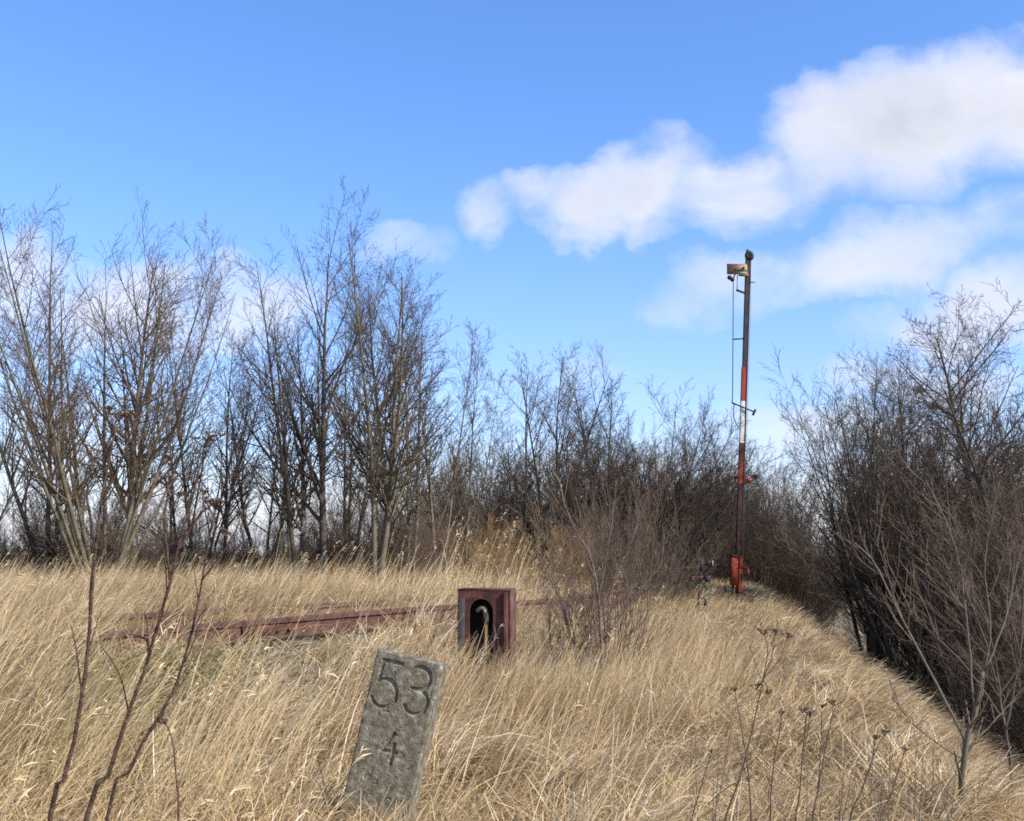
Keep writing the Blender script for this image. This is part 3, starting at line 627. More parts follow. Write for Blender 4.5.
def path3(pts, Y):
    return np.array([P(p[0], p[1], Y + (p[2] if len(p) > 2 else 0)) for p in pts])
def smooth_path(p, n=14):
    p = np.asarray(p, float); t = np.linspace(0, 1, len(p)); u = np.linspace(0, 1, n); out = []
    for x in u:
        i = min(int(x * (len(p) - 1)), len(p) - 2); f = x * (len(p) - 1) - i
        p0, p1, p2, p3 = p[max(i-1, 0)], p[i], p[i+1], p[min(i+2, len(p)-1)]
        out.append(.5 * ((2*p1) + (-p0+p2)*f + (2*p0-5*p1+4*p2-p3)*f*f + (-p0+3*p1-3*p2+p3)*f**3))
    return np.array(out)
def limbed(name, label, cat, Y, limbs, m1, m2, seed, k=(5, 4), sub=.4, base=None, parts=('stem', 'twigs'), minr=.0015, heads=None, group=None, angle=(.3, .8)):
    """limbs: list of (pixel path, r0, r1)"""
    r = np.random.default_rng(seed); sg, tg = G(), G()
    p0 = path3(limbs[0][0], Y)[0]; b = np.array([p0[0], p0[1], float(gz(p0[0], p0[1]))]) 
    for li, (pp, r0, r1) in enumerate(limbs):
        q = path3(pp, Y)
        if li == 0 and q[0][2] > b[2] - .05: q = np.vstack([[q[0][0] - (q[1][0]-q[0][0]) * .15, q[0][1], b[2] - .1], q])
        q = smooth_path(q, 16); q[1:] += r.normal(0, r0 * .25, q[1:].shape)
        rr = np.linspace(r0, r1, 16); sg.tube(q, rr, 8)
        L = np.array([np.linalg.norm(np.diff(q, axis=0), axis=1).sum()])
        cur = (q[None], rr[None], L)
        for j, kk in enumerate(k):
            if kk == 0: continue
            st, d, l, r2 = spawn(cur[0], cur[1], cur[2], kk, .35 if j == 0 else .2, .98, angle[0], angle[1], sub, .6, r, .5, minr)
            a, c = grow(st, d, l, r2, 5, .07, .35, r, .6); c = np.maximum(c, minr * .8); tg.tubes(a, c, 3, cap=False); cur = (a, c, l)
    if name == 'dry_stem':
        for v, q in zip(tg.v, [tg.q[0]] if tg.q else []): sg.add(v, q)
        o = sg.obj(name, M[m1], None, b); o.location = b; return tag(o, label, cat, group)
    o = empty(name, b, label, cat, group)
    sg.obj(parts[0], M[m1], o, b)
    if tg.v: tg.obj(parts[1], M[m2], o, b)
    for (px, py, w) in (heads or []):
        hg = G(); c0 = P(px, py, Y); W = w / F * Y; foot = c0 - np.array([0, 0, W * .8])
        for q in range(7):
            c = c0 + r.normal(0, 1, 3) * np.array([W * .55, W * .4, W * .16])
            hg.tube(np.array([foot, c - [0, 0, W * .1], c]), [.0012, .001, .001], 4)
            for u in range(5):
                e = c + r.normal(0, 1, 3) * np.array([W * .16, W * .16, W * .05])
                hg.tube(np.array([c - [0, 0, W * .12], e]), [.0008, .0008], 4)
                hg.blob(e, (W * .05 + .0012, W * .05 + .0012, W * .04 + .001), 5)
        hg.obj('seed_head', M['seed'], o, b)
    return o
limbed('leafless_sapling', 'thin leafless sapling with a forked pale trunk at lower right', 'sapling', 5.2,
       [([(964, 815), (963, 780), (966, 742), (975, 715), (985, 670)], .018, .009),
        ([(966, 742), (945, 700), (918, 650), (893, 600), (872, 560), (850, 540)], .0075, .002),
        ([(975, 715), (968, 640), (960, 570), (945, 520), (925, 480)], .0065, .002),
        ([(985, 670), (1005, 620), (1018, 560), (1035, 500)], .0065, .002),
        ([(966, 750), (1000, 715), (1030, 680)], .005, .002),
        ([(972, 720), (990, 640), (985, 560), (1000, 480)], .0055, .0016),
        ([(965, 760), (940, 745), (905, 715), (890, 680)], .004, .0014)], 'bark', 'thicket', 5, k=(9, 4), sub=.36, minr=.0014)
limbed('leafless_sapling', 'second sapling with arching dark twigs behind the forked one', 'sapling', 7.5,
       [([(1010, 760), (1000, 700), (985, 640), (960, 580)], .014, .004), ([(1005, 730), (1020, 650), (1025, 560)], .012, .003), ([(1003, 720), (960, 660), (900, 600), (870, 520)], .009, .002)],
       'bark_dark', 'thicket', 6, k=(9, 5), sub=.45, minr=.0022)
limbed('leafless_shrub', 'pale crooked branch rising above the shrub in the middle', 'shrub', 9.6,
       [([(602, 650), (600, 620), (596, 585), (590, 555), (575, 530), (563, 500), (558, 478), (552, 470)], .017, .004),
        ([(600, 620), (615, 580), (630, 545), (640, 510)], .009, .003), ([(604, 640), (640, 590), (660, 565), (664, 535)], .008, .003),
        ([(598, 600), (606, 560), (612, 520), (616, 480)], .008, .003)], 'pale_twig', 'pale_twig', 8, k=(7, 4), sub=.35, minr=.0022)

# foreground dead stalks at left
limbed('dead_weed_stalk', 'leftmost red brown dead stalk in front, rising past the grass to brown seed heads', 'weed stalk', 1.8,
       [([(48, 835), (62, 790), (78, 720), (88, 650), (93, 580), (99, 520), (108, 465), (117, 425)], .0045, .0014), ([(96, 550), (88, 500), (92, 455)], .003, .001), ([(103, 500), (122, 460), (134, 420)], .0028, .001)],
       'red_stem', 'red_stem', 9, angle=(.2, .5), k=(7, 2), sub=.1, minr=.0007, heads=[(118, 413, 10), (132, 414, 9), (110, 408, 5)])
limbed('dead_weed_stalk', 'middle dark dead stalk in front leaning right to drooping seed clusters', 'weed stalk', 1.9,
       [([(85, 835), (105, 785), (128, 715), (150, 655), (165, 600), (178, 550), (192, 500), (204, 450)], .0048, .0014), ([(178, 550), (200, 515), (222, 498)], .003, .001), ([(150, 655), (146, 640), (130, 634)], .003, .001), ([(170, 580), (165, 520), (172, 470)], .0028, .001)],
       'red_stem', 'red_stem', 10, angle=(.2, .5), k=(7, 2), sub=.1, minr=.0007, heads=[(205, 436, 15), (172, 456, 8), (180, 492, 6), (168, 478, 10)])
limbed('dead_weed_stalk', 'rightmost slender grey dead stalk of the three in front at left', 'weed stalk', 2.0,
       [([(105, 835), (125, 780), (150, 730), (172, 695), (190, 640), (202, 580), (215, 510), (222, 460)], .0036, .0012), ([(150, 730), (162, 715), (168, 700)], .0045, .001), ([(202, 580), (228, 545), (240, 520)], .0025, .001)],
       'red_stem', 'red_stem', 12, angle=(.2, .5), k=(8, 2), sub=.1, minr=.0007, heads=[(216, 500, 12), (238, 512, 8), (225, 530, 7), (205, 490, 6)])
limbed('dead_weed_stalk', 'short dead stalk with one curled brown head, left of the number stone', 'weed stalk', 2.6,
       [([(178, 835), (176, 780), (172, 740), (165, 722)], .003, .0012)], 'red_stem', 'seed', 13, k=(0, 0), heads=[(165, 720, 5)])
# weeds at right
W = [(722, 1, [(722, 835), (740, 780), (752, 730), (763, 680), (768, 650), (764, 634)], [(763, 630, 6), (776, 630, 6), (788, 634, 5), (756, 685, 6), (768, 690, 5)], 'tallest dead umbel weed in front of the slope, topmost flat heads'),
     (793, 2, [(795, 835), (800, 790), (803, 750), (806, 720), (808, 712)], [(802, 708, 6), (810, 712, 5)], 'dead umbel weed with two small heads right of the tallest weed'),
     (812, 3, [(812, 835), (818, 790), (826, 745), (834, 705)], [(834, 700, 7), (822, 705, 4)], 'dead umbel weed with one dense dark head, middle of the right weeds'),
     (845, 4, [(848, 835), (862, 790), (875, 752), (884, 735)], [(884, 731, 6), (876, 736, 4)], 'dead umbel weed leaning right, its head lowest of the tall ones'),
     (770, 5, [(770, 835), (772, 780), (778, 740), (782, 715)], [(782, 712, 4)], 'thin dead weed stem between the tallest weed and the pair'),
     (745, 6, [(752, 835), (748, 770), (740, 720), (735, 690)], [(735, 688, 4)], 'thin dead weed stem leaning left beside the tallest weed'),
     (880, 7, [(880, 835), (893, 790), (905, 750)], [(906, 748, 3)], 'rightmost short dead weed stem near the forked sapling'),
     (700, 8, [(690, 835), (700, 790), (712, 752)], [(712, 750, 3)], 'leftmost short dead weed stem of the right weeds')]
for (a, sd_, pp, hd, lab) in W:
    lim = [(pp, .0032, .0013)]
    n = len(pp); 
    for (hx, hy, hw) in hd[1:]:
        m = pp[max(n - 3, 1)]; lim.append(([m, ((m[0] + hx) / 2 + (hx - m[0]) * .2, (m[1] + hy) / 2), (hx, hy)], .002, .001))
    limbed('dead_umbel_weed', lab, 'weed', 3.6 + .1 * (sd_ % 3), lim, 'seed', 'seed', 30 + sd_, k=(4, 2), sub=.22, minr=.0011, heads=hd, group='dead umbel weeds at lower right')
rw = np.random.default_rng(3)
for i in range(26):
    px = rw.uniform(690, 960); Y = rw.uniform(3.3, 5); top = rw.uniform(700, 790); ln = rw.normal(6, 10)
    limbed('dry_stem', 'bare thin dry stem standing in the grass at lower right', 'dry stem', Y,
           [([(px, 835), (px + ln * .5, (835 + top) / 2), (px + ln, top)], .0024, .0009)], 'pale_twig', 'seed', 200 + i, k=(2, 0), sub=.25, minr=.0009, group='thin dry stems at lower right')

# mistletoe
for px, py, s, lab in ((719, 470, 3.4, 'small round mistletoe ball, upper one left of the signal mast'), (727, 482, 5.2, 'larger round mistletoe ball just left of the signal mast'), (755, 477, 4, 'round mistletoe ball just right of the signal mast')):
    Y = 43; c = P(px, py, Y); r_ = s / F * Y; g_ = G(); r = np.random.default_rng(int(px))
    m = 260; d = r.normal(0, 1, (m, 3)); d /= np.linalg.norm(d, axis=1, keepdims=True)
    a, b_ = grow(np.zeros((m, 3)), d, np.full(m, r_) * r.uniform(.7, 1.05, m), np.full(m, .01), 4, .25, 0, r, .5); g_.tubes(a, b_, 3, cap=False)
    o = g_.obj('mistletoe_ball', M['mistletoe']); o.location = c; tag(o, lab, 'mistletoe', 'mistletoe balls in the distant tree')

# ------------------------------------------------------------------ marker stone
def stone():
    W_, Hh, D = .268, .76, .115
    nu, nv = 190, 540
    u = np.linspace(-W_/2, W_/2, nu); v = np.linspace(0, Hh, nv); U, Vv = np.meshgrid(u, v)
    strokes = []
    def seg(*p): strokes.extend(zip(p[:-1], p[1:]))
    def arc(cx, cz, rx, rz, a0, a1, n=18):
        t = np.linspace(R(a0), R(a1), n); q = [(cx + rx * math.cos(a), cz + rz * math.sin(a)) for a in t]; seg(*q)
    # 5
    T_ = Hh - .035
    seg((-.022, T_ - .002), (-.098, T_ - .002), (-.098, T_ - .078)); arc(-.068, T_ - .123, .050, .053, 128, -150)
    # 3
    arc(.060, T_ - .040, .041, .042, 165, -90); arc(.062, T_ - .128, .047, .046, 90, -150)
    seg((.040, T_ - .082), (.064, T_ - .082))
    # 4 with a slanting top stroke
    z4 = T_ - .40
    z4 += .05; seg((.010, z4 + .090), (-.030, z4 + .022), (.030, z4 + .022)); seg((.018, z4 + .050), (.018, z4 - .022))
    dist = np.full(U.shape, 9.)
    for (a, b) in strokes:
        a = np.array(a); b = np.array(b); ab = b - a; t = np.clip(((U - a[0]) * ab[0] + (Vv - a[1]) * ab[1]) / max(ab.dot(ab), 1e-9), 0, 1)
        dist = np.minimum(dist, np.hypot(U - a[0] - t * ab[0], Vv - a[1] - t * ab[1]))
    nz = fb(U + 5, Vv, 30) + .5 * fb(U, Vv, 90)
    depth = .0075 * ss((.0092 + (nz - .75) * .006 - dist) / .005)
    ed = np.minimum(np.minimum(U + W_/2, W_/2 - U), Hh - Vv)
    top = Hh - Vv; chip = .011 * (1 + .9 * (fb(U, Vv, 22) - .5))
    rnd = chip - np.sqrt(np.clip(chip**2 - np.clip(chip - ed, 0, chip)**2, 0, None))
    Yd = depth + rnd + (nz - .75) * .004 + .004 * (vn(U, Vv, 9) - .5)
    pit = vn(U + 3, Vv, 75); Yd += .004 * ss((pit - .86) / .1)
    V = np.stack([U, Yd, Vv], -1).reshape(-1, 3); idx = np.arange(nu * nv).reshape(nv, nu)
    Q = [np.stack([idx[:-1, :-1], idx[:-1, 1:], idx[1:, 1:], idx[1:, :-1]], -1).reshape(-1, 4)]
    # perimeter extruded to the back with rough sides
    per = np.concatenate([idx[:, 0][::1], idx[-1, 1:], idx[:-1, -1][::-1], idx[0, 1:-1][::-1]])
    rings = [per]; Vs = [V]; cnt = len(V); base = V[per]
    c = base.mean(0)
    for j, dd in enumerate(np.linspace(.012, D, 16)):
        q = base.copy(); q[:, 1] = dd
        rr = (fb(q[:, 0] * 1 + dd * 40, q[:, 2] + dd * 31, 25) - .5) * .006
        out = np.zeros_like(q); out[:, 0] = np.sign(q[:, 0]) * (np.abs(np.abs(q[:, 0]) - W_/2) < 1e-4); out[:, 2] = (np.abs(q[:, 2] - Hh) < 1e-4)
        b = .008 * ss((dd - (D - .012)) / .012)
        q += out * (rr - b)[:, None]
        Vs.append(q); rings.append(np.arange(cnt, cnt + len(per))); cnt += len(per)
    for a, b in zip(rings[:-1], rings[1:]):
        Q.append(np.stack([a, np.roll(a, -1), np.roll(b, -1), b], -1)[:, ::-1])
    # back cap
    bi = rings[-1]; nL = nv
    lft = bi[:nv]; rgt = bi[nv + nu - 2: nv + nu - 2 + nv][::-1]
    m = min(len(lft), len(rgt)); Q.append(np.stack([lft[:m-1], lft[1:m], rgt[1:m], rgt[:m-1]], -1))
    me = mesh_np('number_stone', np.concatenate(Vs), np.concatenate(Q))
    o = link('number_stone', me, M['stone'])
    return o
st = stone()
# place: lower front centre
Ys = 4.3
lo = P(374, 801, Ys); hi = P(400, 655, Ys)
ax = hi - lo; tilt = math.atan2(ax[0], ax[2])
L_ = math.hypot(ax[0], ax[2]); 
c = hi - ax / np.linalg.norm(ax) * .76
st.rotation_euler = (0, 0, 0)
st.matrix_world = Matrix.Translation(Vector(c)) @ Matrix.Rotation(tilt + R(2.5), 4, 'Y') @ Matrix.Rotation(R(-4), 4, 'X') @ Matrix.Rotation(R(-11), 4, 'Z')
tag(st, 'leaning weathered concrete marker stone carved with 53 and 4', 'marker stone')

# ------------------------------------------------------------------ rusty box
def box():
    Y = 8.0; c = P(484, 587, Y); W_, Hh, D = .385, .85, .26
    c = P(484, 589, Y); top = c[2]; z0 = top - Hh; b = np.array([c[0], Y, z0])
    o = empty('iron_pulley_box', b, 'open fronted rusty iron box with an arched opening, standing in the grass', 'iron box')
    th = .012
    g_ = G()
    g_.bar((W_/2 - th/2, 0.02, 0), (W_/2 - th/2, 0.02, Hh - .004), th, D - .02, side=(1, 0, 0))
    g_.v[-1][:, 1] += D/2 - .01
    g_.obj('side_plate', M['rust_rail'], o); 
    g_ = G(); g_.bar((-W_/2 + th/2, D/2, 0), (-W_/2 + th/2, D/2, Hh - .004), th, D - .005); g_.obj('side_plate', M['rust'], o)
    g_ = G(); g_.bar((-W_/2 + .001, D/2, Hh - th/2), (W_/2 - .001, D/2, Hh - th/2), D, th, side=(0, 1, 0)); g_.obj('top_plate', M['rust'], o)
    # back plate, lower half only
    g_ = G(); g_.bar((0, D - .01, 0), (0, D - .01, Hh - .02), W_ - 2 * th - .004, .008); g_.obj('back_plate', M['iron'], o)
    # front plate with arch: polar strip between the arch and the rectangle
    g_ = G(); n = 24; ac = np.array([-.02, Hh - .165]); rw_, rh = .085, .095
    inner = [(ac[0] + rw_, 0.0)] + [(ac[0] + rw_ * math.cos(a), ac[1] + rh * math.sin(a)) for a in np.linspace(0, math.pi, n)] + [(ac[0] - rw_, 0.0)]
    w2 = W_/2 - th; h2 = Hh - th
    outer = []
    for (x_, z_) in inner:
        if z_ == 0.0: outer.append((w2 if x_ > ac[0] else -w2, 0.0)); continue
        dx, dz = x_ - ac[0], z_ - ac[1]
        s = min((w2 - ac[0]) / dx if dx > 1e-6 else 9e9, (-w2 - ac[0]) / dx if dx < -1e-6 else 9e9, (h2 - ac[1]) / dz if dz > 1e-6 else 9e9)
        outer.append((ac[0] + dx * s, ac[1] + dz * s))
    # snap the corners
    for cx_ in (w2, -w2):
        k = min(range(len(outer)), key=lambda i: (outer[i][0] - cx_)**2 + (outer[i][1] - h2)**2); outer[k] = (cx_, h2)
    N = len(inner); V = []
    for yy in (0.002, 0.014):
        V += [(x_, yy, z_) for x_, z_ in inner] + [(x_, yy, z_) for x_, z_ in outer]
    q = [[i, i+1, N+i+1, N+i] for i in range(N-1)] + [[2*N+i, 3*N+i, 3*N+i+1, 2*N+i+1] for i in range(N-1)] + [[i, 2*N+i, 2*N+i+1, i+1] for i in range(N-1)]
    g_.add(V, q); g_.obj('front_plate', M['rust'], o, smooth=False)
    # angle iron on the left and right of the front
    g_ = G(); g_.bar((w2 - .02, -.012, 0), (w2 - .02, -.012, Hh - .02), .03, .02); g_.obj('corner_angle', M['rust'], o)
    g_ = G(); g_.bar((-w2 + .02, -.012, 0), (-w2 + .02, -.012, Hh - .06), .045, .02); g_.obj('corner_angle', M['iron'], o)
    # pulley wheel inside
    wh = G(); wh.disc((ac[0] + .012, .085, Hh - .21), .085, .03, (1, .35, 0), 22, .062)
    for a in range(5):
        t = a * 2 * math.pi / 5; wh.bar((ac[0] + .012, .085, Hh - .21), (ac[0] + .012 - .33 * .07 * math.cos(t), .085 + .94 * .07 * math.cos(t), Hh - .21 + .07 * math.sin(t)), .012, .01)
    w_ = wh.obj('pulley_wheel', M['iron'], o)
    g_ = G(); g_.tube(smooth_path(np.array([(ac[0] + .03, .03, 0), (ac[0] + .03, .03, Hh - .22), (ac[0] + .0, .035, Hh - .135), (ac[0] - .04, .05, Hh - .16)]), 10), .016); g_.obj('cable_pipe', M['board'], o)
    o.rotation_euler.z = R(-9)
box()

# ------------------------------------------------------------------ railway track
def offset(path, d):
    path = np.asarray(path, float); t = np.gradient(path, axis=0); t /= np.linalg.norm(t, axis=1, keepdims=True)
    return path + np.stack([-t[:, 1], t[:, 0]], -1) * d
near = smooth_path(np.c_[RAILD, np.zeros(len(RAILD))], 60)[:, :2]
def smoothz(p, h):
    e = edge(p[:, 0], p[:, 1]); z = .45 * ss((-e - 2) / 3) + .3 * ss((p[:, 1] - 5) / 25)
    z = np.maximum(z, np.interp(p[:, 1], [4, 8, 11, 14, 40], [.50, .54, .56, .52, .52]))
    return z + h
RP = [(-.065, 0), (.065, 0), (.065, .012), (.012, .03), (.010, .105), (.034, .117), (.034, .148), (.028, .155), (-.028, .155), (-.034, .148), (-.034, .117), (-.010, .105), (-.012, .03), (-.065, .012)]
def rail(path, parent, b):
    n = len(path); t = np.gradient(path, axis=0); t /= np.linalg.norm(t, axis=1, keepdims=True); nr = np.stack([t[:, 1], -t[:, 0]], -1)
    z = smoothz(path, -.02); V = []
    for i in range(n):
        for (a, h) in RP: V.append((path[i][0] + nr[i][0] * a, path[i][1] + nr[i][1] * a, z[i] + h))
    k = len(RP); q = [[i*k+j, i*k+(j+1) % k, (i+1)*k+(j+1) % k, (i+1)*k+j] for i in range(n-1) for j in range(k)]
    g_ = G().add(V, q); g_.q.append(np.array([[0, 1, 2, 13], [2, 3, 12, 13], [3, 4, 11, 12], [4, 5, 10, 11], [5, 6, 9, 10], [6, 7, 8, 9]])); return g_.obj('rail', M['rust_rail'], parent, b, smooth=False)
tb = np.array([near[12][0], near[12][1], float(smoothz(near[12:13], 0)[0])])
tr = empty('railway_track', tb, 'rusty disused railway track half buried in straw coloured grass', 'railway track')
far_ = offset(near, 1.5)
r1 = rail(near, tr, tb); r2 = rail(far_, tr, tb)
# fishplates on the joint
for path, i in ((near, 13), (far_, 14)):
    p = path[i]; t = path[i+1] - path[i-1]; t /= np.linalg.norm(t); nrm = np.array([t[1], -t[0]]); z = float(smoothz(path[i:i+1], .045)[0]); g_ = G()
    a = np.array([*(p - t * .3 + nrm * .03), z]); b = np.array([*(p + t * .3 + nrm * .03), z]); g_.bar(a, b, .03, .085, side=(nrm[0], nrm[1], 0))
    for s in (-.22, -.08, .08, .22):
        cc = np.array([*(p + t * s + nrm * .055), z]); g_.disc(cc, .02, .03, (nrm[0], nrm[1], 0), 6)
    g_.obj('fishplate', M['rust'], tr, tb)
mid = offset(near, .75); d = np.r_[0, np.cumsum(np.linalg.norm(np.diff(mid, axis=0), axis=1))]
for s in np.arange(.4, 8, .68):
    p = np.array([np.interp(s, d, mid[:, 0]), np.interp(s, d, mid[:, 1])]); q = np.array([np.interp(s + .1, d, mid[:, 0]), np.interp(s + .1, d, mid[:, 1])])
    t = (q - p) / np.linalg.norm(q - p); nrm = np.array([t[1], -t[0]]); z = float(smoothz(p[None], -.115)[0])
    G().bar(np.array([*(p - nrm * 1.02), z]), np.array([*(p + nrm * 1.02), z]), .24, .12, side=(t[0], t[1], 0), bev=.015).obj('sleeper', M['wood'], tr, tb)
# ballast stones
rs = np.random.default_rng(8); n = 9000
s = rs.uniform(0, 9.5, n); off = rs.uniform(-2.6, 2.0, n)
tx = np.interp(s, d, mid[:, 0]); ty = np.interp(s, d, mid[:, 1]); tt = np.gradient(mid, axis=0); tt /= np.linalg.norm(tt, axis=1, keepdims=True)
nx_ = -np.interp(s, d, tt[:, 1]); ny_ = np.interp(s, d, tt[:, 0]); bx, by = tx + nx_ * off, ty + ny_ * off
ico = np.array([(0, 0, 1), (.9, 0, .2), (.28, .85, .25), (-.72, .53, .2), (-.72, -.53, .3), (.28, -.85, .15), (.5, .3, -.8), (-.6, .1, -.8), (.1, -.6, -.8)])
tri = np.array([(0, 1, 2), (0, 2, 3), (0, 3, 4), (0, 4, 5), (0, 5, 1), (1, 6, 2), (2, 6, 7), (2, 7, 3), (3, 7, 4), (4, 7, 8), (4, 8, 5), (5, 8, 1), (1, 8, 6)])
sc3 = rs.uniform(.014, .034, (n, 1, 1)) * rs.uniform(.6, 1.2, (n, 1, 3)); jit_ = ico[None] + rs.normal(0, .15, (n, 9, 3))
a = rs.random(n) * 6.28; ca, sa = np.cos(a)[:, None], np.sin(a)[:, None]; v = jit_ * sc3
v = np.stack([v[..., 0] * ca - v[..., 1] * sa, v[..., 0] * sa + v[..., 1] * ca, v[..., 2]], -1)
v += np.stack([bx, by, gz(bx, by) + .008], -1)[:, None, :]
me = mesh_np('ballast', v.reshape(-1, 3), (tri[None] + (np.arange(n) * 9)[:, None, None]).reshape(-1, 3), False)
tag(link('ballast', me, M['gravel']), 'grey ballast stones showing between grass tufts beside the track', 'ballast', kind='stuff')

# ------------------------------------------------------------------ signal
def signal():
    Y = 25.0; PX = Y / F * 1.0
    b = P(738, 595, Y); b[2] = float(gz(b[0], b[1])) - .02
    o = empty('railway_signal', b, 'tall weathered semaphore distant signal mast with red and white bands', 'signal')
    cx = lambda py: 748 - (py - 250) * 10.5 / 345
    S = lambda px, py, dy=0.: P(px, py, Y + dy)
    def seg(name, y0, y1, dx, w, dp, m, dy=0., par=o):
        return G().bar(S(cx(y1) + dx, y1, dy), S(cx(y0) + dx, y0, dy), w * PX, dp, bev=.006).obj(name, M[m], par, b, smooth=False)
    seg('mast', 251, 600, .9, 3.2, .10, 'iron', .07)
    seg('mast_flange', 252, 556, 2.4, 1.3, .12, 'mast_brown')
    for nm, y0, y1, m, w in (('mast_channel', 252, 367, 'iron', 3.7), ('red_band', 367.2, 401, 'red', 4.0), ('white_band', 401.2, 443, 'white', 4.0), ('dark_band', 443.2, 461, 'red_dark', 4.2), ('red_band', 461.2, 484, 'red', 4.2), ('mast_channel', 484.2, 556, 'mast_brown', 4.2)):
        seg(nm, y0, y1, -.7 if y0 > 300 else -.2, w, .12, m)
    seg('lower_pipe', 556.2, 592, 2.0, 3.4, .10, 'red_orange')
    # head
    g_ = G(); g_.disc(S(749.3, 256), 4.6 * PX, .16, (.25, 1, 0), 18); g_.tube([S(747, 253), S(747.5, 249.5)], 1.2 * PX); g_.obj('top_pulley', M['iron'], o, b)
    # arm
    arm = G(); arm.bar(S(727, 269, -.12), S(747, 269.3, -.12), 10.8 * PX, .035, side=(0, 0, 1)); a_ = arm.obj('signal_board', M['board'], o, b)
    g_ = G(); g_.bar(S(735.5, 269, -.16), S(747.5, 269, -.16), 3.0 * PX, .02, side=(0, 0, 1)); g_.bar(S(736, 273.2, -.15), S(747.5, 272.6, -.15), 2 * PX, .02, side=(0, 0, 1)); g_.obj('board_bracket', M['yellow'], a_, b)
    a_2 = G(); a_2.disc(S(743.5, 268, -.19), 1.4 * PX, .05, (0, 1, 0), 12); a_2.obj('pivot', M['iron'], a_, b)
    g_ = G(); g_.bar(S(739, 274.5, -.1), S(748, 275, -.1), 2.4 * PX, .1, side=(0, 0, 1)); g_.obj('arm_bearing', M['yellow'], o, b)
    # lamp head
    g_ = G(); g_.blob(S(729.5, 277.5, -.1), (2.4 * PX, .07, 2.4 * PX), 10); g_.blob(S(732.3, 279.5, -.1), (2.4 * PX, .07, 2.3 * PX), 10); g_.bar(S(733, 279, -.08), S(736, 272, -.08), 1.2 * PX, .03); g_.obj('lamp_cluster', M['iron'], o, b)
    # control rods
    g_ = G(); g_.tube([S(733.3, 279, -.08), S(733, 340, -.08), S(732.5, 402, -.08)], .45 * PX); g_.obj('control_rod', M['iron'], o, b)
    g_ = G(); g_.tube([S(737.4, 275, -.06), S(737.0, 290, -.06)], .45 * PX); g_.obj('control_rod', M['wire'], o, b)
    g_ = G(); g_.bar(S(736.5, 290, -.05), S(745.5, 293.3, -.02), 1.8 * PX, .05, side=(0, 0, 1)); g_.blob(S(737, 290, -.05), (1. * PX,) * 3); g_.obj('crank', M['iron'], o, b)
    g_ = G(); g_.bar(S(732.5, 339.3, -.05), S(744, 338.6, -.02), 1.3 * PX, .03, side=(0, 0, 1)); g_.obj('rod_guide', M['iron'], o, b)
    g_ = G(); g_.tube([S(746, 282), S(755, 282)], 1.0 * PX); g_.obj('step_bar', M['wire'], o, b)
    # counterweight lever
    g_ = G(); g_.bar(S(731.8, 402.7, -.1), S(754.0, 411.8, -.1), 1.3 * PX, .03, side=(0, 0, 1)); lv = g_.obj('lever', M['iron'], o, b)
    g_ = G(); g_.tube([S(755.6, 409.4, -.1), S(752.8, 415.2, -.1)], 1.2 * PX); g_.obj('counterweight', M['iron'], lv, b)
    g_ = G(); g_.tube([S(734, 404, -.1), S(733.4, 417, -.1), S(738.2, 428, -.1)], .45 * PX); g_.obj('control_rod', M['iron'], o, b)
    # pull wire down the right
    g_ = G(); g_.tube([S(751, 257.5), S(750.8, 300), S(746.8, 440), S(743, 560)], .22 * PX); g_.obj('pull_wire', M['wire'], o, b)
    # small red discs half way
    g_ = G(); g_.blob(S(748.8, 480.5, -.08), (2.9 * PX, .05, 2.6 * PX), 12); rd = g_.obj('red_disc', M['lens'], o, b)
    g_ = G(); g_.bar(S(739, 478, -.04), S(750, 481, -.06), 1.3 * PX, .03, side=(0, 0, 1)); g_.bar(S(735, 477.5, 0), S(739, 477.5, 0), 3.4 * PX, .12, side=(0, 0, 1)); g_.blob(S(743.6, 476.5, -.05), (1.4 * PX,) * 3); g_.obj('disc_bracket', M['red_dark'], o, b)
    # base gear
    g_ = G(); g_.bar(S(733.6, 585, -.05), S(734, 556, -.05), 6.6 * PX, .2, bev=.02); bx_ = g_.obj('wire_box', M['red_orange'], o, b)
    g_ = G(); g_.bar(S(733.9, 556.8, -.05), S(734.1, 555.2, -.05), 7.6 * PX, .23); g_.obj('box_lid', M['red_dark'], bx_, b)
    g_ = G(); g_.bar(S(732.5, 602, 0), S(733, 585, 0), 2.2 * PX, .06); g_.bar(S(736.6, 604, 0), S(736, 560, 0), 1.6 * PX, .06); g_.obj('foot', M['iron'], o, b)
    g_ = G(); g_.bar(S(741, 567, -.05), S(749, 567.5, -.05), 1.8 * PX, .04, side=(0, 0, 1)); g_.bar(S(741, 574, -.05), S(749, 574.5, -.05), 1.8 * PX, .04, side=(0, 0, 1)); g_.bar(S(748, 567, -.05), S(748.6, 577, -.05), 1.5 * PX, .04); g_.obj('gear_bracket', M['red_orange'], o, b)
    g_ = G(); g_.disc(S(745.6, 576.3, -.08), 3.6 * PX, .03, (.2, 1, 0), 20, 2.3 * PX); g_.obj('wire_wheel', M['iron'], o, b)
    g_ = G(); g_.bar(S(725.5, 590, 0), S(728.5, 593, 0), 1.2 * PX, .05); g_.bar(S(725, 586, 0), S(726, 594, 0), 1.0 * PX, .05); g_.bar(S(741, 592, 0), S(745.5, 594, 0), 2 * PX, .05); g_.obj('foot_fitting', M['iron'], o, b)
    # concrete foot sunk in the ground
    g_ = G(); g_.bar((b[0], b[1] + .05, b[2] - .3), (b[0], b[1] + .05, b[2] + .06), .34, .34, bev=.03); g_.obj('footing', M['stone'], o, b)
signal()

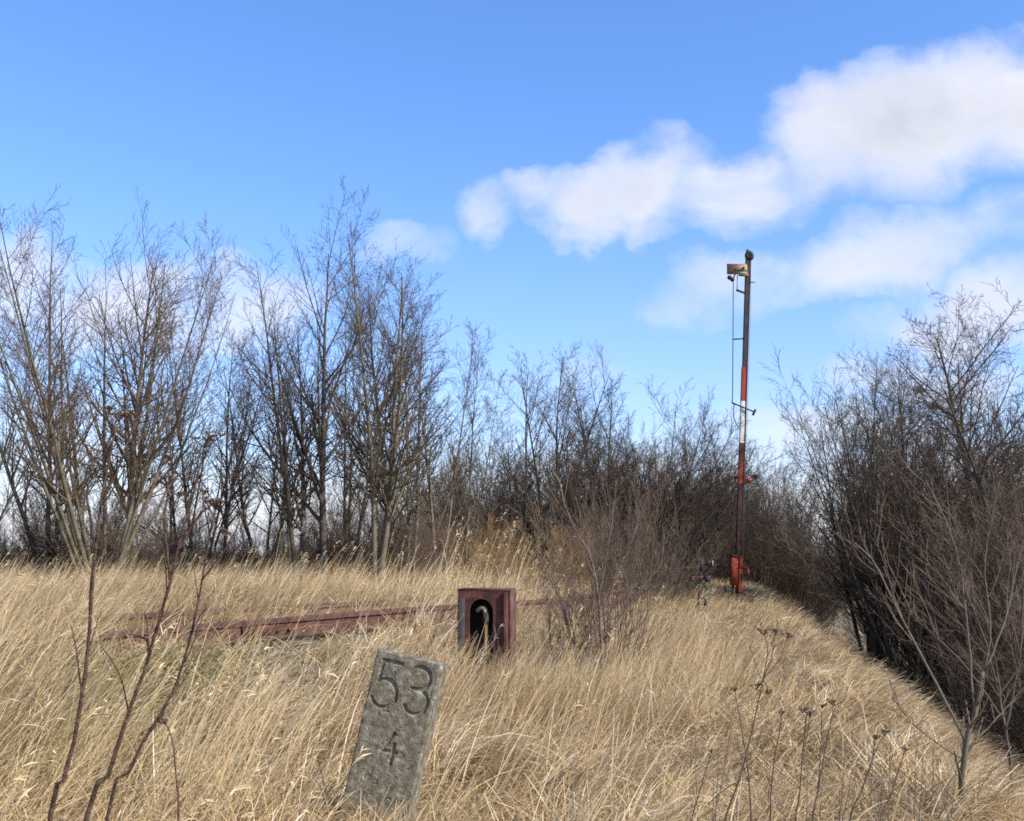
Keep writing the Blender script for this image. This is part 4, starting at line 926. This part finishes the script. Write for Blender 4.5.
# low signal posts left of the mast
def posts():
    Y = 19.; PX = Y / F; S = lambda px, py, dy=0.: P(px, py, Y + dy)
    b = S(698, 612); b[2] = float(gz(b[0], b[1]))
    o = empty('ground_signal', b, 'short dark crooked iron post with small lamp boxes, left of the tall signal', 'ground signal')
    G().tube(np.array([[b[0], b[1], b[2] - .2], S(698.5, 602), S(700.5, 575), S(701.5, 560)]), 1.0 * PX, 8).obj('post', M['iron'], o, b)
    G().bar(S(701, 571), S(701.8, 559), 2.8 * PX, .05).obj('post_cap', M['iron'], o, b)
    g_ = G(); g_.bar(S(709, 566.5), S(709.3, 561), 4.6 * PX, .12, bev=.012); l1 = g_.obj('lamp_box', M['iron'], o, b)
    G().bar(S(712, 566.8, -.02), S(712.2, 560.5, -.02), 1 * PX, .13).obj('lamp_rim', M['wire'], l1, b)
    g_ = G(); g_.bar(S(706.8, 582), S(707.3, 575.5), 5 * PX, .14, bev=.012); g_.obj('lamp_box', M['iron'], o, b)
    g_ = G(); g_.bar(S(689, 577.5), S(704, 577), 1.6 * PX, .03, side=(0, 0, 1)); g_.bar(S(691, 578.5), S(694, 579), 4.5 * PX, .05, side=(0, 0, 1)); g_.bar(S(702, 565), S(708, 564), 1.2 * PX, .03, side=(0, 0, 1)); g_.obj('cross_arm', M['rust'], o, b)
    g_ = G(); g_.tube([S(699, 598), S(704, 598), S(706.5, 603)], .8 * PX); g_.bar(S(706, 599), S(705, 606), 2.2 * PX, .05); g_.obj('lever', M['iron'], o, b)
    Y = 17.; PX = Y / F
    b = P(631, 605, Y); b[2] = float(gz(b[0], b[1]))
    S = lambda px, py, dy=0.: P(px, py, Y + dy)
    o = empty('point_lantern', b, 'small black lantern on a short iron post behind the pale shrub', 'lantern')
    G().tube(np.array([[b[0], b[1], b[2] - .2], S(630.5, 600), S(631, 583)]), 1.1 * PX, 8).obj('post', M['iron'], o, b)
    g_ = G(); g_.bar(S(641, 591.5), S(641.2, 584.5), 6.2 * PX, .12, bev=.02); lb = g_.obj('lamp_box', M['iron'], o, b)
    G().tube([S(641.2, 584.5), S(641.2, 582.5)], [2 * PX, 1 * PX], 8).obj('chimney', M['iron'], lb, b)
    G().disc(S(638.5, 588, -.07), 1.3 * PX, .02, (0, 1, 0), 12).obj('lens', M['wire'], lb, b)
    G().bar(S(631, 589), S(638.5, 588.5), 1.1 * PX, .03, side=(0, 0, 1)).obj('arm', M['iron'], o, b)
posts()
